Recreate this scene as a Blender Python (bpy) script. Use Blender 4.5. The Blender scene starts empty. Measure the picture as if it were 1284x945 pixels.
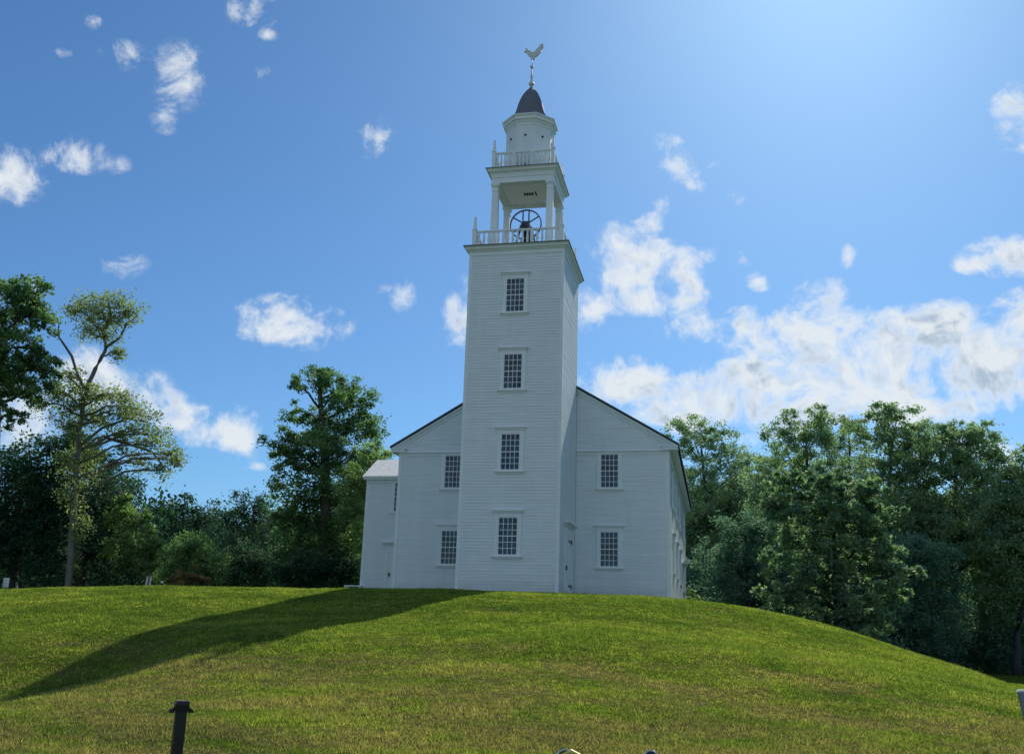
import bpy, math, random
import numpy as np
from mathutils import Vector, Matrix

random.seed(7)
rng = np.random.default_rng(7)
scene = bpy.context.scene
COL = scene.collection
R = math.radians

# ------------------------------------------------------------------ camera
F_PX = 1221.375
EYE = Vector((8.9267, -41.6855, -1.987))
YAW, PITCH, ROLL = 0.2117, 0.2648, 0.0315
_r = Vector((math.cos(YAW), math.sin(YAW), 0))
_f0 = Vector((-math.sin(YAW), math.cos(YAW), 0))
FWD = _f0 * math.cos(PITCH) + Vector((0, 0, 1)) * math.sin(PITCH)
_u = -_f0 * math.sin(PITCH) + Vector((0, 0, 1)) * math.cos(PITCH)
AX = _r * math.cos(ROLL) + _u * math.sin(ROLL)
AY = -_r * math.sin(ROLL) + _u * math.cos(ROLL)
cam_d = bpy.data.cameras.new('camera')
cam = bpy.data.objects.new('camera', cam_d)
COL.objects.link(cam)
m = Matrix((AX, AY, -FWD)).transposed().to_4x4()
m.translation = EYE
cam.matrix_world = m
cam_d.sensor_fit = 'HORIZONTAL'
cam_d.sensor_width = 36.0
cam_d.lens = F_PX / 1284 * 36
cam_d.clip_start = 0.1
cam_d.clip_end = 3000
scene.camera = cam
scene.view_settings.view_transform = 'Standard'
scene.view_settings.look = 'None'
scene.view_settings.exposure = 0
scene.view_settings.gamma = 1


def ray(u, v):
    return AX * ((u - 642) / F_PX) - AY * ((v - 472.5) / F_PX) + FWD


def at(u, v, dist):
    """the world point on the photo ray (u, v) at a horizontal distance from the eye"""
    d = ray(u, v)
    return EYE + d * (dist / math.hypot(d.x, d.y))


# ------------------------------------------------------------------ terrain
def herm(T, x):
    x = float(x)
    n = len(T)
    if x <= T[0][0]:
        return T[0][1]
    for i in range(n - 1):
        if x <= T[i + 1][0]:
            x0, y0 = T[i]
            x1, y1 = T[i + 1]
            d = (y1 - y0)
            h = x1 - x0
            m0 = (y1 - T[i - 1][1]) / (x1 - T[i - 1][0]) if i else 0
            m1 = (T[i + 2][1] - y0) / (T[i + 2][0] - x0) if i + 2 < n else 0
            if d == 0:
                m0 = m1 = 0
            t = (x - x0) / h
            return (y0 * (2 * t**3 - 3 * t * t + 1) + m0 * h * (t**3 - 2 * t * t + t)
                    + y1 * (-2 * t**3 + 3 * t * t) + m1 * h * (t**3 - t * t))
    return T[-1][1]


PY = [(-80, 0), (-48, 0), (-38, .035), (-32, .095), (-28, .175), (-26, .228), (-24, .293), (-22, .38), (-20.2, .475), (-18.3, .535), (-16.8, .575), (-14.5, .65), (-12, .76), (-8, .915), (-4, .975), (0, 1), (900, 1)]
PV = [(-80, 0), (-29, 0), (-26, .008), (-23.2, .06), (-21.5, .18), (-20.2, .31), (-18.7, .42), (-17, .512), (-14.5, .64), (-12, .76), (-8, .915), (-4, .975), (0, 1), (900, 1)]
PX = [(-900, 1), (4, 1), (6.5, .982), (9, .91), (12, .765), (15, .505), (18, .20), (21, .05), (25, .008), (30, 0), (900, 0)]
PT = [(-900, -1.0), (-40, -1.0), (-28, -.68), (-18, -.36), (-10, -.14), (-5, -.10), (2, -.09), (7, -.10), (30, -.13), (900, -.13)]
PL = [(-900, -3.75), (-24, -3.75), (-5, -3.5), (15, -3.05), (60, -2.9), (900, -2.9)]
_gx = np.linspace(-900, 900, 18001)
LUT = {}
for nm, T in (('PV', PV), ('PY', PY), ('PX', PX), ('PT', PT), ('PL', PL)):
    LUT[nm] = np.array([herm(T, q) for q in _gx])


def ground_np(x, y):
    sw = .5 + .5 * np.tanh((x + 3.4) / 1.3)
    a = np.interp(y, _gx, LUT['PY']) * sw + np.interp(y, _gx, LUT['PV']) * (1 - sw)
    b = np.interp(x, _gx, LUT['PX'])
    p = np.interp(x, _gx, LUT['PT'])
    l = np.interp(y, _gx, LUT['PL'])
    z = l + (p - l) * a * b
    # soft lumps of an old lawn
    und = (np.sin(x * .55 + .8 * np.sin(y * .31)) * np.sin(y * .47 + 1.3) * .05
           + np.sin(x * 1.35 + y * .6) * np.sin(y * 1.15 - x * .4 + 2) * .022)
    return z + und * np.clip((-1.0 - y) / 6, 0, 1)


def ground(x, y):
    return float(ground_np(np.array([x]), np.array([y]))[0])


# ------------------------------------------------------------------ node helpers
def new_mat(name):
    mt = bpy.data.materials.new(name)
    mt.use_nodes = True
    nt = mt.node_tree
    nt.nodes.clear()
    out = nt.nodes.new('ShaderNodeOutputMaterial')
    return mt, nt, out


def node(nt, typ, **kw):
    n = nt.nodes.new(typ)
    for k, v in kw.items():
        if k.startswith('i_'):
            n.inputs[k[2:].replace('_', ' ')].default_value = v
        else:
            setattr(n, k, v)
    return n


def ramp(nt, fac, stops, interp='LINEAR'):
    n = nt.nodes.new('ShaderNodeValToRGB')
    cr = n.color_ramp
    cr.interpolation = interp
    while len(cr.elements) < len(stops):
        cr.elements.new(.5)
    for e, (p, c) in zip(cr.elements, stops):
        e.position = p
        e.color = (*c, 1) if len(c) == 3 else c
    nt.links.new(fac, n.inputs[0])
    return n.outputs[0]


def noise(nt, vec, scale, detail=4, rough=.55, dist=0.0):
    n = nt.nodes.new('ShaderNodeTexNoise')
    n.inputs['Scale'].default_value = scale
    n.inputs['Detail'].default_value = detail
    n.inputs['Roughness'].default_value = rough
    n.inputs['Distortion'].default_value = dist
    if vec is not None:
        nt.links.new(vec, n.inputs['Vector'])
    return n.outputs['Fac']


def mix(nt, fac, a, b, mode='MIX'):
    n = nt.nodes.new('ShaderNodeMix')
    n.data_type = 'RGBA'
    n.blend_type = mode
    for s, v in ((n.inputs[0], fac), (n.inputs[6], a), (n.inputs[7], b)):
        if hasattr(v, 'node'):
            nt.links.new(v, s)
        elif isinstance(v, (int, float)):
            s.default_value = v
        else:
            s.default_value = (*v, 1)
    return n.outputs[2]


def math_n(nt, op, a, b=None, clamp=False, c=None):
    n = nt.nodes.new('ShaderNodeMath')
    n.operation = op
    n.use_clamp = clamp
    for i, v in enumerate((a, b, c)):
        if v is None:
            continue
        if hasattr(v, 'node'):
            nt.links.new(v, n.inputs[i])
        else:
            n.inputs[i].default_value = v
    return n.outputs[0]


def maprange(nt, v, a, b, c=0, d=1, smooth=True):
    n = nt.nodes.new('ShaderNodeMapRange')
    n.interpolation_type = 'SMOOTHSTEP' if smooth else 'LINEAR'
    nt.links.new(v, n.inputs[0])
    for i, q in enumerate((a, b, c, d)):
        n.inputs[i + 1].default_value = q
    return n.outputs[0]


def pos(nt):
    return nt.nodes.new('ShaderNodeNewGeometry').outputs['Position']


def stretch(nt, vec, s):
    n = nt.nodes.new('ShaderNodeVectorMath')
    n.operation = 'MULTIPLY'
    nt.links.new(vec, n.inputs[0])
    n.inputs[1].default_value = s
    return n.outputs[0]


def simple(name, col, rough=.6, metal=0.0, var=.12, scale=3.0, spec=.5, stretch_by=(1, 1, 1), bump=0.0):
    mt, nt, out = new_mat(name)
    b = node(nt, 'ShaderNodeBsdfPrincipled', i_Roughness=rough, i_Metallic=metal)
    b.inputs['Specular IOR Level'].default_value = spec
    p = stretch(nt, pos(nt), stretch_by)
    f = noise(nt, p, scale, 5, .6)
    lo = tuple(c * (1 - var) for c in col)
    hi = tuple(min(1, c * (1 + var)) for c in col)
    nt.links.new(ramp(nt, f, [(.3, lo), (.7, hi)]), b.inputs['Base Color'])
    if bump:
        bm = node(nt, 'ShaderNodeBump', i_Strength=bump, i_Distance=.02)
        nt.links.new(noise(nt, p, scale * 8, 4), bm.inputs['Height'])
        nt.links.new(bm.outputs[0], b.inputs['Normal'])
    nt.links.new(b.outputs[0], out.inputs[0])
    return mt


M = {}
# white paint: faint vertical weather streaks and grime
mt, nt, out = new_mat('white_paint')
b = node(nt, 'ShaderNodeBsdfPrincipled', i_Roughness=.55)
p = pos(nt)
f1 = noise(nt, stretch(nt, p, (1.6, 1.6, .22)), 1.6, 5, .6)
f2 = noise(nt, stretch(nt, p, (.6, .6, 7.5)), 1.3, 3, .6)
c1 = ramp(nt, f1, [(.3, (.70, .79, .825)), (.65, (.75, .83, .86))])
c2 = ramp(nt, f2, [(.3, (.90, .90, .91)), (.7, (1, 1, 1))])
sp_ = nt.nodes.new('ShaderNodeSeparateXYZ')
nt.links.new(p, sp_.inputs[0])
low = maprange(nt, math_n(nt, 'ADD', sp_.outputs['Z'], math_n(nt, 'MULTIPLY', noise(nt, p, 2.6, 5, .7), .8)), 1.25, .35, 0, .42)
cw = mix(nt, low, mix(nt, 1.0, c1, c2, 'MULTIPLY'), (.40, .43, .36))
grime = maprange(nt, noise(nt, stretch(nt, p, (2.4, 2.4, .35)), 2.2, 6, .7), .58, .80, 0, .22)
cw = mix(nt, grime, cw, (.46, .50, .50))
nt.links.new(cw, b.inputs['Base Color'])
nt.links.new(b.outputs[0], out.inputs[0])
M['white'] = mt
M['trim'] = simple('white_trim_paint', (.74, .82, .845), .45, var=.05, scale=2)
M['roof'] = simple('dark_shingle', (.045, .05, .06), .8, var=.35, scale=14, bump=.5)
M['lead'] = simple('grey_lead_sheet', (.10, .115, .135), .6, var=.2, scale=5)
M['dome'] = simple('slate_grey_shingle', (.125, .145, .175), .7, var=.3, scale=7, stretch_by=(1, 1, 2.2), bump=.5)
M['cedar'] = simple('silvered_cedar_shingle', (.80, .80, .76), .8, var=.22, scale=7, bump=.6)
M['gilt'] = simple('weathered_gilt', (.56, .62, .60), .5, .1, .15, 9)
M['iron'] = simple('black_iron', (.018, .02, .024), .5, .6, .3, 12)
M['ceiling'] = simple('white_ceiling_paint', (.88, .90, .90), .6, var=.04)
M['bell_iron'] = simple('grey_painted_iron', (.075, .09, .105), .55, .3, .25, 12)
M['bronze'] = simple('dull_bronze', (.06, .07, .065), .45, .7, .3, 8)
M['bark'] = simple('bark', (.11, .095, .075), .9, var=.45, scale=5, stretch_by=(3, 3, .6), bump=.7)
M['bark_dark'] = simple('dark_bark', (.035, .045, .05), .9, var=.4, scale=5, stretch_by=(3, 3, .6), bump=.6)
M['bark_pale'] = simple('pale_bark', (.15, .15, .13), .9, var=.35, scale=5, stretch_by=(3, 3, .6), bump=.5)
M['stone'] = simple('grey_granite', (.46, .47, .46), .8, var=.25, scale=20, bump=.3)
M['post'] = simple('black_powder_coat', (.012, .013, .015), .42, .2, .3, 20)
M['steel'] = simple('bright_steel', (.62, .64, .65), .22, .9, .08, 10)
M['sign_grey'] = simple('grey_sign_back', (.20, .23, .27), .5, .3, .1, 6)
M['yellow'] = simple('yellow_plastic', (.75, .62, .05), .5, var=.08)
M['soil'] = simple('dark_leaf_litter', (.03, .028, .02), .95, var=.5, scale=4, bump=.6)

mt, nt, out = new_mat('old_window_glass')
b = node(nt, 'ShaderNodeBsdfPrincipled', i_Roughness=.03, i_IOR=1.42)
nt.links.new(ramp(nt, noise(nt, pos(nt), 1.7, 3, .6), [(.36, (.010, .026, .042)), (.64, (.045, .100, .145))]), b.inputs['Base Color'])
bm = node(nt, 'ShaderNodeBump', i_Strength=.3, i_Distance=.02)
nt.links.new(noise(nt, pos(nt), 3.1, 3), bm.inputs['Height'])
nt.links.new(bm.outputs[0], b.inputs['Normal'])
nt.links.new(b.outputs[0], out.inputs[0])
M['glass'] = mt


def leaf_mat(name, dark, light, trans=.4, tcol=None, spec=.22):
    mt, nt, out = new_mat(name)
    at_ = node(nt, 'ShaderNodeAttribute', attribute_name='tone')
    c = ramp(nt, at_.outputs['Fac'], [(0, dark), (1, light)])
    d = node(nt, 'ShaderNodeBsdfPrincipled', i_Roughness=.6)
    d.inputs['Specular IOR Level'].default_value = spec
    nt.links.new(c, d.inputs['Base Color'])
    t = node(nt, 'ShaderNodeBsdfTranslucent')
    tc = mix(nt, 1.0, c, tcol or (1.5, 1.55, .6), 'MULTIPLY')
    nt.links.new(tc, t.inputs['Color'])
    mx = node(nt, 'ShaderNodeMixShader')
    mx.inputs[0].default_value = trans
    nt.links.new(d.outputs[0], mx.inputs[1])
    nt.links.new(t.outputs[0], mx.inputs[2])
    nt.links.new(mx.outputs[0], out.inputs[0])
    return mt


LEAF = {
    'olive': leaf_mat('olive_leaf', (.13, .18, .09), (.38, .43, .22), .48, (1.2, 1.4, .7)),
    'mid': leaf_mat('green_leaf', (.055, .120, .068), (.21, .32, .145), .43, (1.15, 1.45, .65)),
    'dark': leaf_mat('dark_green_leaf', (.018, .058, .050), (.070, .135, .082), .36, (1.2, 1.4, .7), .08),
    'blue': leaf_mat('blue_green_leaf', (.028, .075, .062), (.11, .185, .110), .40, (1.2, 1.4, .7)),
    'hazy': leaf_mat('haze_painted_blue_green_leaf', (.105, .215, .160), (.37, .47, .24), .42, (1.2, 1.4, .8), .15),  # veiling haze painted in as a paler, bluer leaf colour
    'haze_tint_dark': leaf_mat('haze_painted_shadow_leaf', (.085, .190, .165), (.19, .31, .21), .38, (1.15, 1.35, .8), .08),  # haze and understory shade painted into the leaf colour
    'leafy': leaf_mat('broad_green_leaf', (.085, .175, .135), (.30, .41, .22), .42, (1.2, 1.4, .75), .2),
    'lime': leaf_mat('pale_green_leaf', (.10, .18, .085), (.31, .42, .19), .46, (1.2, 1.45, .65)),
    'red': leaf_mat('russet_leaf', (.15, .17, .07), (.52, .32, .16), .45, (1.4, 1.1, .6)),
}


# ------------------------------------------------------------------ object helpers
def tag(o, label=None, cat=None, group=None, kind=None):
    if label:
        o['label'] = label
    if cat:
        o['category'] = cat
    if group:
        o['group'] = group
    if kind:
        o['kind'] = kind
    return o


def empty(name, loc, label, cat, group=None):
    o = bpy.data.objects.new(name, None)
    o.empty_display_size = .3
    COL.objects.link(o)
    o.location = loc
    tag(o, label, cat, group)
    return o


bpy_update = bpy.context.view_layer.update


class MB:
    def __init__(self):
        self.v, self.f = [], []

    def poly(self, pts, faces):
        n = len(self.v)
        self.v += [tuple(q) for q in pts]
        self.f += [tuple(i + n for i in fc) for fc in faces]

    def quad(self, a, b, c, d):
        self.poly((a, b, c, d), ((0, 1, 2, 3),))

    def box(self, x0, x1, y0, y1, z0, z1, T=None):
        P = [(x0, y0, z0), (x1, y0, z0), (x1, y1, z0), (x0, y1, z0), (x0, y0, z1), (x1, y0, z1), (x1, y1, z1), (x0, y1, z1)]
        if T:
            P = [T(*q) for q in P]
        self.poly(P, ((0, 3, 2, 1), (4, 5, 6, 7), (0, 1, 5, 4), (1, 2, 6, 5), (2, 3, 7, 6), (3, 0, 4, 7)))

    def prism(self, pts, d):
        """closed polygon pts (3D) extruded along vector d"""
        n = len(pts)
        P = [Vector(q) for q in pts]
        Q = [q + Vector(d) for q in P]
        self.poly(P + Q, [tuple(range(n))[::-1], tuple(range(n, 2 * n))] + [(i, (i + 1) % n, n + (i + 1) % n, n + i) for i in range(n)])

    def lathe(self, prof, c=(0, 0), seg=16, off=0.0):
        rings = []
        P = []
        for z, r in prof:
            P += [(c[0] + r * math.cos(off + 2 * math.pi * k / seg), c[1] + r * math.sin(off + 2 * math.pi * k / seg), z) for k in range(seg)]
        F = []
        for i in range(len(prof) - 1):
            for k in range(seg):
                a, b_ = i * seg + k, i * seg + (k + 1) % seg
                F.append((a, b_, b_ + seg, a + seg))
        F.append(tuple(range(seg))[::-1])
        F.append(tuple(range((len(prof) - 1) * seg, len(prof) * seg)))
        self.poly(P, F)

    def tube(self, pts, rad, seg=6):
        pts = [Vector(q) for q in pts]
        if isinstance(rad, (int, float)):
            rad = [rad] * len(pts)
        P = []
        for i, q in enumerate(pts):
            d = (pts[min(i + 1, len(pts) - 1)] - pts[max(i - 1, 0)])
            d = d.normalized() if d.length > 1e-6 else Vector((0, 0, 1))
            a = d.orthogonal().normalized() if abs(d.z) > .95 else d.cross(Vector((0, 0, 1))).normalized()
            b_ = d.cross(a)
            P += [q + (a * math.cos(2 * math.pi * k / seg) + b_ * math.sin(2 * math.pi * k / seg)) * rad[i] for k in range(seg)]
        F = []
        for i in range(len(pts) - 1):
            for k in range(seg):
                a, b_ = i * seg + k, i * seg + (k + 1) % seg
                F.append((a, b_, b_ + seg, a + seg))
        F.append(tuple(range(seg))[::-1])
        F.append(tuple(range((len(pts) - 1) * seg, len(pts) * seg)))
        self.poly(P, F)

    def build(self, name, mat, parent=None, smooth=False, label=None):
        me = bpy.data.meshes.new(name)
        off = Vector(parent_origin(parent)) if parent is not None else Vector((0, 0, 0))
        me.from_pydata([tuple(Vector(q) - off) for q in self.v], [], self.f)
        import bmesh
        bm_ = bmesh.new()
        bm_.from_mesh(me)
        bmesh.ops.recalc_face_normals(bm_, faces=bm_.faces)
        bm_.to_mesh(me)
        bm_.free()
        if smooth:
            me.polygons.foreach_set('use_smooth', [True] * len(me.polygons))
        me.materials.append(mat)
        o = bpy.data.objects.new(name, me)
        COL.objects.link(o)
        if parent is not None:
            o.parent = parent
        if label:
            o['label'] = label
        return o


def parent_origin(o):
    t = Vector((0, 0, 0))
    while o is not None:
        t += o.location
        o = o.parent
    return t


# ------------------------------------------------------------------ world: sky and clouds
SUN_AZ, SUN_EL = 8.5, 40.7
world = bpy.data.worlds.new('World')
scene.world = world
world.use_nodes = True
nt = world.node_tree
nt.nodes.clear()
wout = nt.nodes.new('ShaderNodeOutputWorld')
bg = nt.nodes.new('ShaderNodeBackground')
bg.inputs['Strength'].default_value = 0.109
sky = nt.nodes.new('ShaderNodeTexSky')
sky.sky_type = 'NISHITA'
sky.sun_disc = False
sky.sun_elevation = R(SUN_EL)
sky.sun_rotation = R(SUN_AZ)
sky.altitude = 0
sky.air_density = 1.0
sky.dust_density = 0.5
sky.ozone_density = 2.0
CLOUDS = [  # photo centre u, v, half sizes, weight
    (225, 95, 38, 42, .75), (205, 148, 18, 24, .6), (155, 70, 34, 20, .62), (75, 66, 16, 8, .55), (117, 28, 12, 10, .55),
    (318, 12, 34, 24, .7), (335, 45, 14, 9, .5), (330, 90, 20, 10, .42), (20, 220, 40, 36, .95), (96, 196, 40, 24, .9),
    (152, 210, 16, 16, .45), (155, 333, 34, 18, .62), (52, 360, 34, 18, .65), (472, 172, 34, 26, 1.0), (430, 182, 14, 12, .5),
    (362, 405, 74, 34, 1.25), (330, 408, 34, 22, 1.0), (506, 370, 18, 22, .65), (478, 360, 12, 8, .45), (574, 402, 26, 34, .85), (584, 352, 9, 16, .6),
    (150, 492, 66, 36, .85), (210, 515, 44, 24, .8), (275, 535, 58, 28, .95), (310, 555, 34, 22, .85), (105, 465, 50, 32, .85), (30, 505, 90, 36, .6),
    (325, 585, 20, 7, .65), (30, 545, 70, 30, .5),
    (850, 208, 24, 20, .82), (838, 250, 20, 18, .72), (868, 232, 22, 20, .8), (832, 180, 30, 13, .68), (896, 207, 15, 9, .6), (816, 281, 18, 15, .75),
    (780, 318, 44, 38, 1.3), (792, 345, 38, 32, 1.2), (800, 381, 48, 17, 1.0), (738, 380, 30, 36, .85), (845, 315, 26, 18, .8), (878, 322, 24, 20, .8), (858, 345, 26, 20, .8),
    (868, 378, 30, 20, .85), (934, 326, 15, 13, .75), (952, 351, 17, 14, 1.0), (920, 245, 20, 14, .45), (1065, 321, 12, 18, .5),
    (925, 408, 60, 24, 1.0), (860, 412, 36, 20, .85), (980, 415, 30, 20, .75),
    (1035, 385, 46, 34, 1.25), (1010, 420, 60, 34, 1.1), (1085, 410, 50, 26, 1.0), (1140, 400, 44, 20, .85), (1195, 395, 40, 22, .9), (1175, 425, 70, 26, 1.05), (1060, 445, 90, 30, 1.05), (1150, 452, 100, 26, .95),
    (960, 455, 60, 30, 1.0), (905, 480, 70, 26, .95), (1010, 480, 80, 26, 1.0), (1100, 492, 70, 24, 1.15), (1180, 485, 80, 22, .85),
    (770, 470, 60, 26, 1.0), (830, 485, 60, 26, 1.0), (750, 500, 50, 24, .9), (880, 515, 80, 24, 1.0), (820, 525, 60, 20, .85), (960, 515, 70, 22, .95), (1040, 520, 70, 20, .9), (930, 545, 80, 20, .9),
    (1262, 430, 56, 34, 1.1), (1284, 385, 40, 26, 1.0), (1240, 462, 60, 26, 1.0), (1270, 490, 50, 22, .8), (1258, 322, 60, 26, 1.15), (1215, 332, 24, 12, .8), (1282, 150, 44, 52, 1.25),
    (1150, 520, 70, 20, .9), (1215, 512, 60, 16, .85), (1272, 568, 50, 26, 1.0), (1180, 560, 70, 20, .8),
]
tc = nt.nodes.new('ShaderNodeTexCoord')
D = tc.outputs['Generated']
acc = None
for (u, v, ru, rv, w) in CLOUDS:
    c = ray(u, v).normalized()
    a = (ray(u + ru, v).normalized() - ray(u - ru, v).normalized())
    b_ = (ray(u, v - rv).normalized() - ray(u, v + rv).normalized())
    rx, rz = a.length / 2, b_.length / 2
    a = (a - c * a.dot(c)).normalized()
    b_ = a.cross(-c).normalized() * -1
    if b_.dot(AY) < 0:
        b_ = -b_
    yv = b_.cross(a)
    mp = nt.nodes.new('ShaderNodeMapping')
    mp.vector_type = 'TEXTURE'
    mp.inputs['Location'].default_value = c
    mp.inputs['Rotation'].default_value = Matrix((a, yv, b_)).transposed().to_euler('XYZ')
    mp.inputs['Scale'].default_value = (rx * 1.25, 1.0, rz * 1.25)
    nt.links.new(D, mp.inputs['Vector'])
    g_ = nt.nodes.new('ShaderNodeTexGradient')
    g_.gradient_type = 'SPHERICAL'
    nt.links.new(mp.outputs[0], g_.inputs[0])
    if acc is None:
        acc = math_n(nt, 'MULTIPLY', g_.outputs['Fac'], w)
    else:
        acc = math_n(nt, 'MULTIPLY_ADD', g_.outputs['Fac'], w, c=acc)
acc = math_n(nt, 'MINIMUM', math_n(nt, 'MULTIPLY', acc, .97), .95)
# unseen bright cloud added behind the camera as fill light for the walls
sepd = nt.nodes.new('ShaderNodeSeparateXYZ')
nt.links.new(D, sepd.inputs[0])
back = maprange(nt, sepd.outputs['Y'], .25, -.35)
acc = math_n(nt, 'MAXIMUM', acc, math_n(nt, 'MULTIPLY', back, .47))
# warped, many-octave noise makes the billows
wv = nt.nodes.new('ShaderNodeTexNoise')
wv.inputs['Scale'].default_value = 9
wv.inputs['Detail'].default_value = 3
nt.links.new(D, wv.inputs['Vector'])
wsub = nt.nodes.new('ShaderNodeVectorMath')
wsub.operation = 'MULTIPLY_ADD'
nt.links.new(wv.outputs['Color'], wsub.inputs[0])
wsub.inputs[1].default_value = (.07, .07, .07)
nt.links.new(D, wsub.inputs[2])
W_ = wsub.outputs[0]
n_big = noise(nt, W_, 21, 10, .58)
n_fin = noise(nt, W_, 60, 9, .64, .1)
nn = math_n(nt, 'ADD', math_n(nt, 'MULTIPLY', n_big, .62), math_n(nt, 'MULTIPLY', n_fin, .38))
nn = math_n(nt, 'SUBTRACT', nn, .5)
dens = math_n(nt, 'MULTIPLY_ADD', nn, 5.0, c=math_n(nt, 'MULTIPLY', acc, 1.12))
cov = maprange(nt, dens, .10, 1.35)
edge = maprange(nt, acc, .02, .25)
cov = math_n(nt, 'MULTIPLY', math_n(nt, 'MULTIPLY', cov, edge), .97)
# self shading: lit tops, greyer undersides in the thick parts
off = nt.nodes.new('ShaderNodeVectorMath')
off.operation = 'ADD'
nt.links.new(W_, off.inputs[0])
off.inputs[1].default_value = (.004, .004, .014)
n_sh = noise(nt, off.outputs[0], 21, 6, .55)
sh = maprange(nt, math_n(nt, 'SUBTRACT', n_big, n_sh), -.09, .07)
thick = maprange(nt, dens, .70, 1.5)
grey = math_n(nt, 'MULTIPLY', thick, math_n(nt, 'SUBTRACT', 1.0, math_n(nt, 'MULTIPLY', sh, .85)))
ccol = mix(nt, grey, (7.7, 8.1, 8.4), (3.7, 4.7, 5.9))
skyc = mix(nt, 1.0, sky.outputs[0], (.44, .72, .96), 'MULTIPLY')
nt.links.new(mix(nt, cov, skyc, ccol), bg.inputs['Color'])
nt.links.new(bg.outputs[0], wout.inputs[0])

sun_d = bpy.data.lights.new('sun', 'SUN')
sun_d.energy = 5.0
sun_d.angle = R(.53)
sun_d.color = (1, .95, .86)
sun = bpy.data.objects.new('sun', sun_d)
COL.objects.link(sun)
sa, se = R(SUN_AZ), R(SUN_EL)
to_sun = Vector((math.sin(sa) * math.cos(se), math.cos(sa) * math.cos(se), math.sin(se)))
sun.rotation_euler = to_sun.to_track_quat('Z', 'Y').to_euler()
sun.location = (0, 0, 60)


# ------------------------------------------------------------------ ground
def axis(lo, hi, fine_lo, fine_hi, step):
    a = list(np.arange(fine_lo, fine_hi + 1e-6, step))
    s = step
    q = fine_lo
    while q > lo:
        s *= 1.35
        q -= s
        a.insert(0, max(q, lo))
    s = step
    q = fine_hi
    while q < hi:
        s *= 1.35
        q += s
        a.append(min(q, hi))
    return np.array(a)


gx = axis(-800, 800, -45, 45, .5)
gy = axis(-300, 850, -46, 30, .5)
X, Y = np.meshgrid(gx, gy)
Z = ground_np(X.ravel(), Y.ravel())
co = np.stack([X.ravel(), Y.ravel(), Z], 1)
nx, ny = len(gx), len(gy)
ii = np.arange(nx * ny).reshape(ny, nx)
fc = np.stack([ii[:-1, :-1], ii[:-1, 1:], ii[1:, 1:], ii[1:, :-1]], -1).reshape(-1, 4)
me = bpy.data.meshes.new('ground')
me.from_pydata(co.tolist(), [], fc.tolist())
me.polygons.foreach_set('use_smooth', [True] * len(me.polygons))
go = bpy.data.objects.new('ground', me)
COL.objects.link(go)
tag(go, kind='structure')


def lawn_colour(nt, dark, mid, light, dry):
    """patchy lawn: the same world-space pattern for the turf and its blades"""
    p = pos(nt)
    big = noise(nt, stretch(nt, p, (.9, 1.25, .6)), .42, 5, .62, .6)
    med = noise(nt, p, 1.9, 5, .65)
    c = ramp(nt, big, [(.32, dark), (.50, mid), (.66, light)])
    c = mix(nt, maprange(nt, med, .45, .75, 0, .7), c, mid)
    dr = noise(nt, stretch(nt, p, (.8, 1.4, .5)), .62, 6, .7, .4)
    # drier, browner turf toward the foot of the bank
    sep = nt.nodes.new('ShaderNodeSeparateXYZ')
    nt.links.new(p, sep.inputs[0])
    foot = maprange(nt, sep.outputs['Y'], -15, -26, -.01, .19)
    c = mix(nt, maprange(nt, math_n(nt, 'ADD', dr, foot), .56, .76, 0, .8), c, dry)
    wide = noise(nt, stretch(nt, p, (.5, 1.5, .4)), .33, 4, .6, .8)
    c = mix(nt, 1.0, c, ramp(nt, wide, [(.34, (.74, .80, .80)), (.66, (1.12, 1.08, 1.05))]), 'MULTIPLY')
    return c


mt, nt, out = new_mat('lawn_turf')
b = node(nt, 'ShaderNodeBsdfDiffuse')
c = lawn_colour(nt, (.046, .084, .014), (.080, .120, .018), (.112, .145, .026), (.115, .102, .046))
fine = noise(nt, pos(nt), 22, 4, .7)
c = mix(nt, 1.0, c, ramp(nt, fine, [(.3, (.45, .45, .45)), (.7, (1.25, 1.25, 1.25))]), 'MULTIPLY')
nt.links.new(c, b.inputs['Color'])
bm = node(nt, 'ShaderNodeBump', i_Strength=.7, i_Distance=.05)
nt.links.new(noise(nt, pos(nt), 16, 5, .7), bm.inputs['Height'])
nt.links.new(bm.outputs[0], b.inputs['Normal'])
nt.links.new(b.outputs[0], out.inputs[0])
me.materials.append(mt)

# blades of grass: one mass, denser near the viewer
N_T, PER = 135000, 11
th = rng.uniform(R(-52), R(30), N_T)
ru = rng.uniform(0, 1, N_T)
r0, r1, pw = 8.0, 50.0, .62
rr = (r0**pw + ru * (r1**pw - r0**pw))**(1 / pw)
bx = EYE.x + rr * np.sin(th)
by = EYE.y + rr * np.cos(th)
patch = (np.sin(bx * 1.1 + 1.7 * np.sin(by * .8)) * np.sin(by * 1.4 + 1.1 * np.sin(bx * .9)) + 1) / 2
th_h = (.030 + .065 * rng.beta(1.6, 3.2, N_T)) * (.7 + .6 * patch)
th_t = np.clip(rng.normal(.5, .24, N_T), 0, 1)
sp = (.022 + .0016 * rr) * rng.uniform(.6, 1.5, N_T)
bx = (np.repeat(bx, PER) + rng.normal(size=N_T * PER) * np.repeat(sp, PER))
by = (np.repeat(by, PER) + rng.normal(size=N_T * PER) * np.repeat(sp, PER))
rr = np.repeat(rr, PER)
hh = np.repeat(th_h, PER) * rng.uniform(.5, 1.1, N_T * PER)
tone = np.clip(np.repeat(th_t, PER) + rng.normal(0, .15, N_T * PER), 0, 1)
keep = ~((by > -.15) & (bx > -2.45) & (bx < 2.45)) & ~((by > 4.6) & (bx > -10.2) & (bx < 6.95)) & (by < 16)
bx, by, rr, hh, tone = bx[keep], by[keep], rr[keep], hh[keep], tone[keep]
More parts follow.
